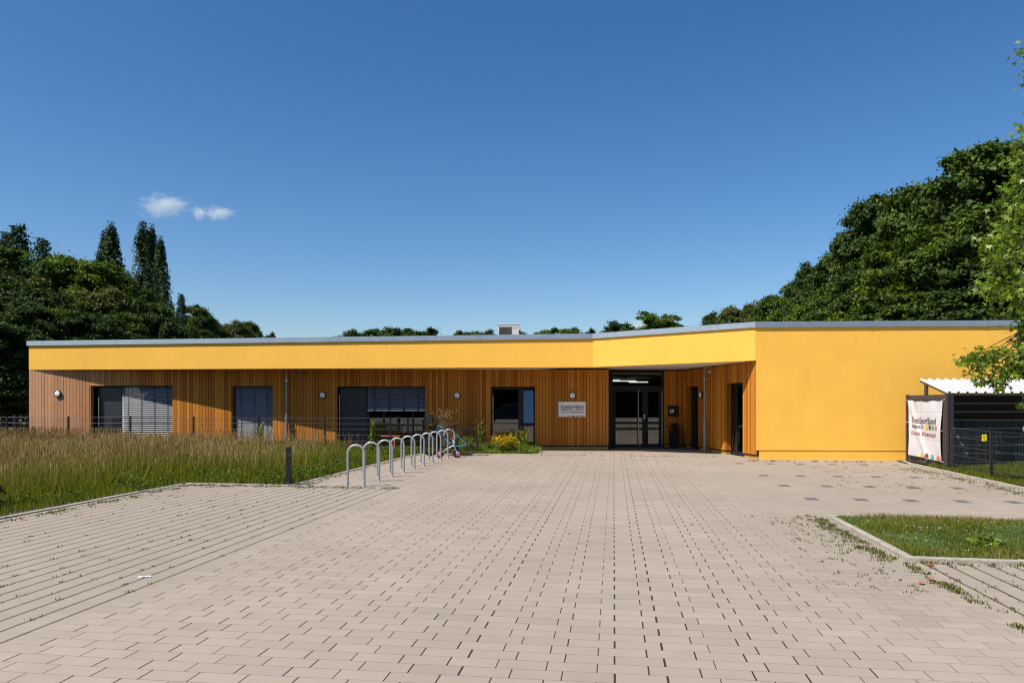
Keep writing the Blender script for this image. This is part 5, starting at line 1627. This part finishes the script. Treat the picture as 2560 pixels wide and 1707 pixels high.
M['paper_petal'] = leaf_mat('pale_petals', [(.5,.48,.42),(.62,.6,.55),(.7,.68,.62)], .2)
turf()

# ---- tufts in the joints of the paving and along the kerbs
M['joint_weed'] = leaf_mat('joint_weed_leaves', [(.05,.06,.008),(.085,.10,.012),(.13,.14,.025),(.20,.15,.06)], .25)
def joint_weeds():
    rng = np.random.default_rng(15); C = []
    def add(p, q, n, hmin=.02, hmax=.05, spread=.025):
        x, y = pq(p, q); C.append((x, y, n, rng.uniform(hmin,hmax), spread))
    for i in range(300):      # left bays: on the joint lines
        p = -3.99-.2*rng.integers(0,21); q = rng.uniform(3.2,13.2); add(p, q+0, int(rng.integers(3,8)), .008, .024, .018)
    for i in range(170): add(-8.02+abs(rng.normal(0,.12)), rng.uniform(3,13.2), 10, .02, .05, .03)
    for i in range(150): add(rng.uniform(-8,-3.9), 13.22-abs(rng.normal(0,.16)), 9, .015, .05, .035)
    for i in range(60): add(-5.86+abs(rng.normal(0,.07)), rng.uniform(13.3,22), 8, .015, .04, .025)
    for c_ in (3.9,4.25,4.7,4.95,5.5,5.62,6.3,6.7,6.85,7.3,7.6):      # right lane edge, in patches
        for i in range(int(rng.integers(6,15))): add(2.83+rng.normal(0,.03), c_+rng.normal(0,.11), int(rng.integers(5,16)), .015, .05, .025)
    for i in range(260): add(3.01+.2*rng.integers(0,11), rng.uniform(3.0,7.7), int(rng.integers(3,9)), .012, .035, .022)
    for i in range(120): add(2.80-abs(rng.normal(0,.10)), rng.uniform(7.7,10.7), 11, .02, .06, .03)
    for i in range(150): add(2.62-abs(rng.normal(0,.35)), rng.uniform(6.5,10.6), int(rng.integers(3,7)), .01, .03, .02)
    for i in range(90): add(rng.uniform(2.9,6.5), 7.76-abs(rng.normal(0,.04)), 9, .02, .05, .03)
    for i in range(130): add(7.18-abs(rng.normal(0,.25)), rng.uniform(12.5,19), 9, .02, .06, .04)
    for i in range(120): add(rng.uniform(4.2,7.1), rng.uniform(13.5,20.2), int(rng.integers(3,8)), .01, .035, .03)
    for i in range(40): add(rng.uniform(3.5,7), 20.55-abs(rng.normal(0,.1)), 9, .02, .09, .03)
    for i in range(90): add(rng.uniform(-3.5,2.7), rng.uniform(8,22), 3, .008, .02, .02)
    for i in range(40): add(rng.uniform(-2.6,3), 21.9+rng.normal(0,.05), 8, .015, .05, .03)
    P = []; H = []
    for (x, y, n, h, s) in C:
        P.append(np.array([x,y])+rng.normal(0,s,(n,2))); H.append(h*.5*rng.uniform(.4,1.5,n))
    P = np.concatenate(P); H = np.concatenate(H); V, F = blades(rng, P, H, .008, 1.7, z=.008)
    T = np.clip(rng.uniform(0,1,len(P)),0,1)
    tag(npmesh('joint_weeds', V, F, M['joint_weed'], tint=np.concatenate([T,T])), 'small weeds sprouting from the paver joints', 'weeds', kind='stuff')
joint_weeds()

# ---- planted bed before the glazed door
def bed():
    rng = np.random.default_rng(19)
    poly = [(-1.3,22.42),(.80,22.42),(.90,23.8),(.96,24.45),(-1.3,24.45)]
    N = 7000; P = np.stack([rng.uniform(-1.3,1,N), rng.uniform(22.4,24.45,N)],1); P = P[in_poly(P, poly)]
    h = (.03+.24*vnoise(P,.35,3)**1.6)*rng.uniform(.4,1.4,len(P)); V, F = blades(rng, P, h, .018, 1.0); T = rng.uniform(.2,1,len(P))
    tag(npmesh('bed_weeds', V, F, M['weed'], tint=np.concatenate([T,T])), 'light green weeds covering the bed under the glazed door', 'weeds', kind='stuff')
bed()
def stalk_plant(name, label, loc, n, h, spread, leafmat, leaf=.06, nleaf=60, head=None, stem='weed', heads=12, hs=.03, seed=1):
    rng = np.random.default_rng(seed); rnd = random.Random(seed)
    s = thing(name, label, 'plant', loc)
    mb = MB(); P = []; Hd = []
    for i in range(n):
        a = rnd.uniform(0,6.28); r = spread*rnd.uniform(.1,1); hh = h*rnd.uniform(.65,1.05)
        b = Vector((r*.35*math.cos(a), r*.35*math.sin(a), -.02)); t_ = Vector((r*math.cos(a), r*math.sin(a), hh)); m_ = b.lerp(t_,.5)+Vector((0,0,.04))
        mb.tube([b,m_,t_], [.008,.006,.003], 5)
        for k in range(nleaf):
            f = rnd.uniform(.08,1); q = b.lerp(t_, f); P.append(q+Vector((rnd.gauss(0,.05),rnd.gauss(0,.05),rnd.gauss(0,.02)))*(1.25-f*.7))
        for k in range(heads): Hd.append(t_+Vector((rnd.gauss(0,.06),rnd.gauss(0,.06),rnd.gauss(-.03,.06))))
        for k in range(3 if head else 0):
            f = rnd.uniform(.4,.9); q = b.lerp(t_,f); e = q+Vector((rnd.gauss(0,.10),rnd.gauss(0,.10),.12)); mb.tube([q,e], [.004,.002], 4)
            for k2 in range(heads//3): Hd.append(e+Vector((rnd.gauss(0,.03),rnd.gauss(0,.03),rnd.gauss(0,.03))))
    mb.build('stem', M[stem if stem in M else 'weed'], s)
    V, F, T = leaf_cloud(rng, np.array(P), leaf, up=.3); npmesh('leaves', V, F, M[leafmat], s, tint=T)
    if head:
        V, F, T = leaf_cloud(rng, np.array(Hd), hs, up=.3, aspect=.9); npmesh('flowers', V, F, M[head], s, tint=T)
    return s
stalk_plant('flowering_plant', 'dense clump of bright yellow flowers in front of the glazed door', (-.22,23.0,0), 34, .50, .46, 'weed', .055, 22, 'petal_yellow', heads=16, hs=.034, seed=2)
stalk_plant('flowering_plant', 'loose tall stems with a few yellow blooms at the foot of the glazed door', (.30,23.4,0), 12, .72, .36, 'weed', .06, 34, 'petal_yellow', heads=5, hs=.03, seed=3)
stalk_plant('tall_weed', 'tall weed with withered white tufts left of the glazed door', (-1.0,23.5,0), 6, 1.05, .20, 'weed', .06, 34, 'paper_petal', heads=5, hs=.022, seed=4)
stalk_plant('dry_shrub', 'brown withered shrub against the timber wall behind the blue bicycle', (-2.15,23.6,0), 24, 1.35, .62, 'dry', .04, 26, 'dry', stem='dry', heads=9, hs=.035, seed=5)
stalk_plant('bush', 'low green bush behind the rear wheel of the blue bicycle', (-1.55,23.0,0), 20, .55, .45, 'weed', .07, 36, 'petal_yellow', heads=2, hs=.028, seed=6)
def spire(label, x, y, h, seed):
    s = stalk_plant('tall_weed', label, (x,y,0), 1, h, .02, 'weed', .11, 170, seed=seed)
spire('single green mullein like spire in front of the half lowered blind', (932-1280)*22.3/1850, 22.3, 1.16, 7)
stalk_plant('tall_weed', 'bushy green weed standing in the meadow before the second blind', ((650-1280)*23/1850, 22.8, 0), 4, 1.1, .18, 'weed', .08, 70, seed=8)
stalk_plant('bush', 'dark leafy weed at the near left corner of the meadow', (-7.6,10.6,0), 26, .42, .45, 'leaf_mid', .10, 40, seed=9) if 'leaf_mid' in M else stalk_plant('bush', 'dark leafy weed at the near left corner of the meadow', (-7.75,10.7,0), 26, .40, .42, 'leaf', .09, 40, stem='leaf', seed=9)
stalk_plant('bush', 'leafy dock weed in the middle of the grass patch', (5.1,8.0,.02), 10, .10, .16, 'weed', .11, 8, seed=10)
rl = random.Random(4)
for i, (x, y) in enumerate(((3.72,6.55),(3.55,6.42),(4.05,7.15),(4.9,8.9))):
    o = MB().add([(-.03,-.02,.012),(.03,-.025,.018),(.045,.02,.012),(-.01,.035,.022)], [(0,1,2,3)]).build('fallen_leaf', M['redwood'])
    o.location = (x,y,.0 if i < 3 else .06); o.rotation_euler = (0,0,rl.uniform(0,6))
    tag(o, ('orange fallen leaf on a weed tuft at the lane edge','second orange fallen leaf nearest the viewer at the lane edge','orange fallen leaf at the kerb of the grass patch','reddish fallen leaf lying in the grass patch')[i], 'leaf', 'fallen leaves at the right')

# ================================================================== clouds
def cloud_mat():
    t = NT('cloud_vapour'); t.t.nodes.remove(t.b)
    v = t.n('ShaderNodeVolumePrincipled')
    v.inputs['Color'].default_value = (1,1,1,1); v.inputs['Anisotropy'].default_value = .2
    g = t.coord('Object')
    ln = t.n('ShaderNodeVectorMath', operation='LENGTH'); t.t.links.new(g, ln.inputs[0])
    nz = t.noise(2.6, 6, vec=g, rough=.62)
    body = t.math('SUBTRACT', 1.0, ln.outputs['Value'])
    e = t.math('SUBTRACT', t.math('ADD', body, t.math('MULTIPLY', t.math('SUBTRACT', nz, .5), 2.0)), .22)
    t.put(v.inputs['Density'], t.math('MULTIPLY', t.ramp(e, 0, .55), CLOUD_D))
    t.t.links.new(v.outputs[0], t.out.inputs['Volume'])
    return t.m
CLOUD_D = .055
M['cloud'] = cloud_mat()
for (px, py, rx, rz, lab) in ((411,515,36,17,'larger white puff cloud above the left wood'),(497,533,9,10,'small wisp of cloud right beside the larger puff'),(546,533,23,10,'thin ragged wisp of cloud to the right of the larger puff'),(1592,818,20,15,'tiny white cloud top just above the roof near the fascia bend')):
    Y = 800
    mb = MB(); mb.ball((0,0,0), 1,1,1, 20, 12)
    o = mb.build('cloud', M['cloud']); o.location = ((px-1280)*Y/1850, Y, 1.58+(1005-py)*Y/1850); o.scale = (rx, 14, rz)
    tag(o, lab, 'cloud', 'small clouds')

# ================================================================== parts that come as several separate pieces
def split_loose(names_):
    for o in list(COL.objects):
        if o.type != 'MESH' or not o.parent or o.children or o.name.split('.')[0] not in names_: continue
        me = o.data; n = len(me.vertices); par = list(range(n))
        def find(a):
            while par[a] != a: par[a] = par[par[a]]; a = par[a]
            return a
        for e in me.edges:
            a, b = find(e.vertices[0]), find(e.vertices[1])
            if a != b: par[a] = b
        comp = {}
        for p in me.polygons: comp.setdefault(find(p.vertices[0]), []).append(p)
        if not 1 < len(comp) <= 40: continue
        base = o.name.split('.')[0]
        for k, polys in enumerate(comp.values()):
            ids = sorted({v for p in polys for v in p.vertices}); mp = {v: i for i, v in enumerate(ids)}
            m2 = bpy.data.meshes.new(base); m2.from_pydata([me.vertices[v].co for v in ids], [], [[mp[v] for v in p.vertices] for p in polys])
            m2.polygons.foreach_set('use_smooth', [p.use_smooth for p in polys])
            for m_ in me.materials: m2.materials.append(m_)
            if k == 0: o.data = m2
            else:
                c = o.copy(); c.data = m2; COL.objects.link(c)
split_loose({'plinth','backing_wall','coping_joint','blind_cord','rail_clip','tie','feet','guy_wire','grip','partition_wall','pane','pipe_clip','socket_cover','roof_post','panel_wire','print','push_bar'})
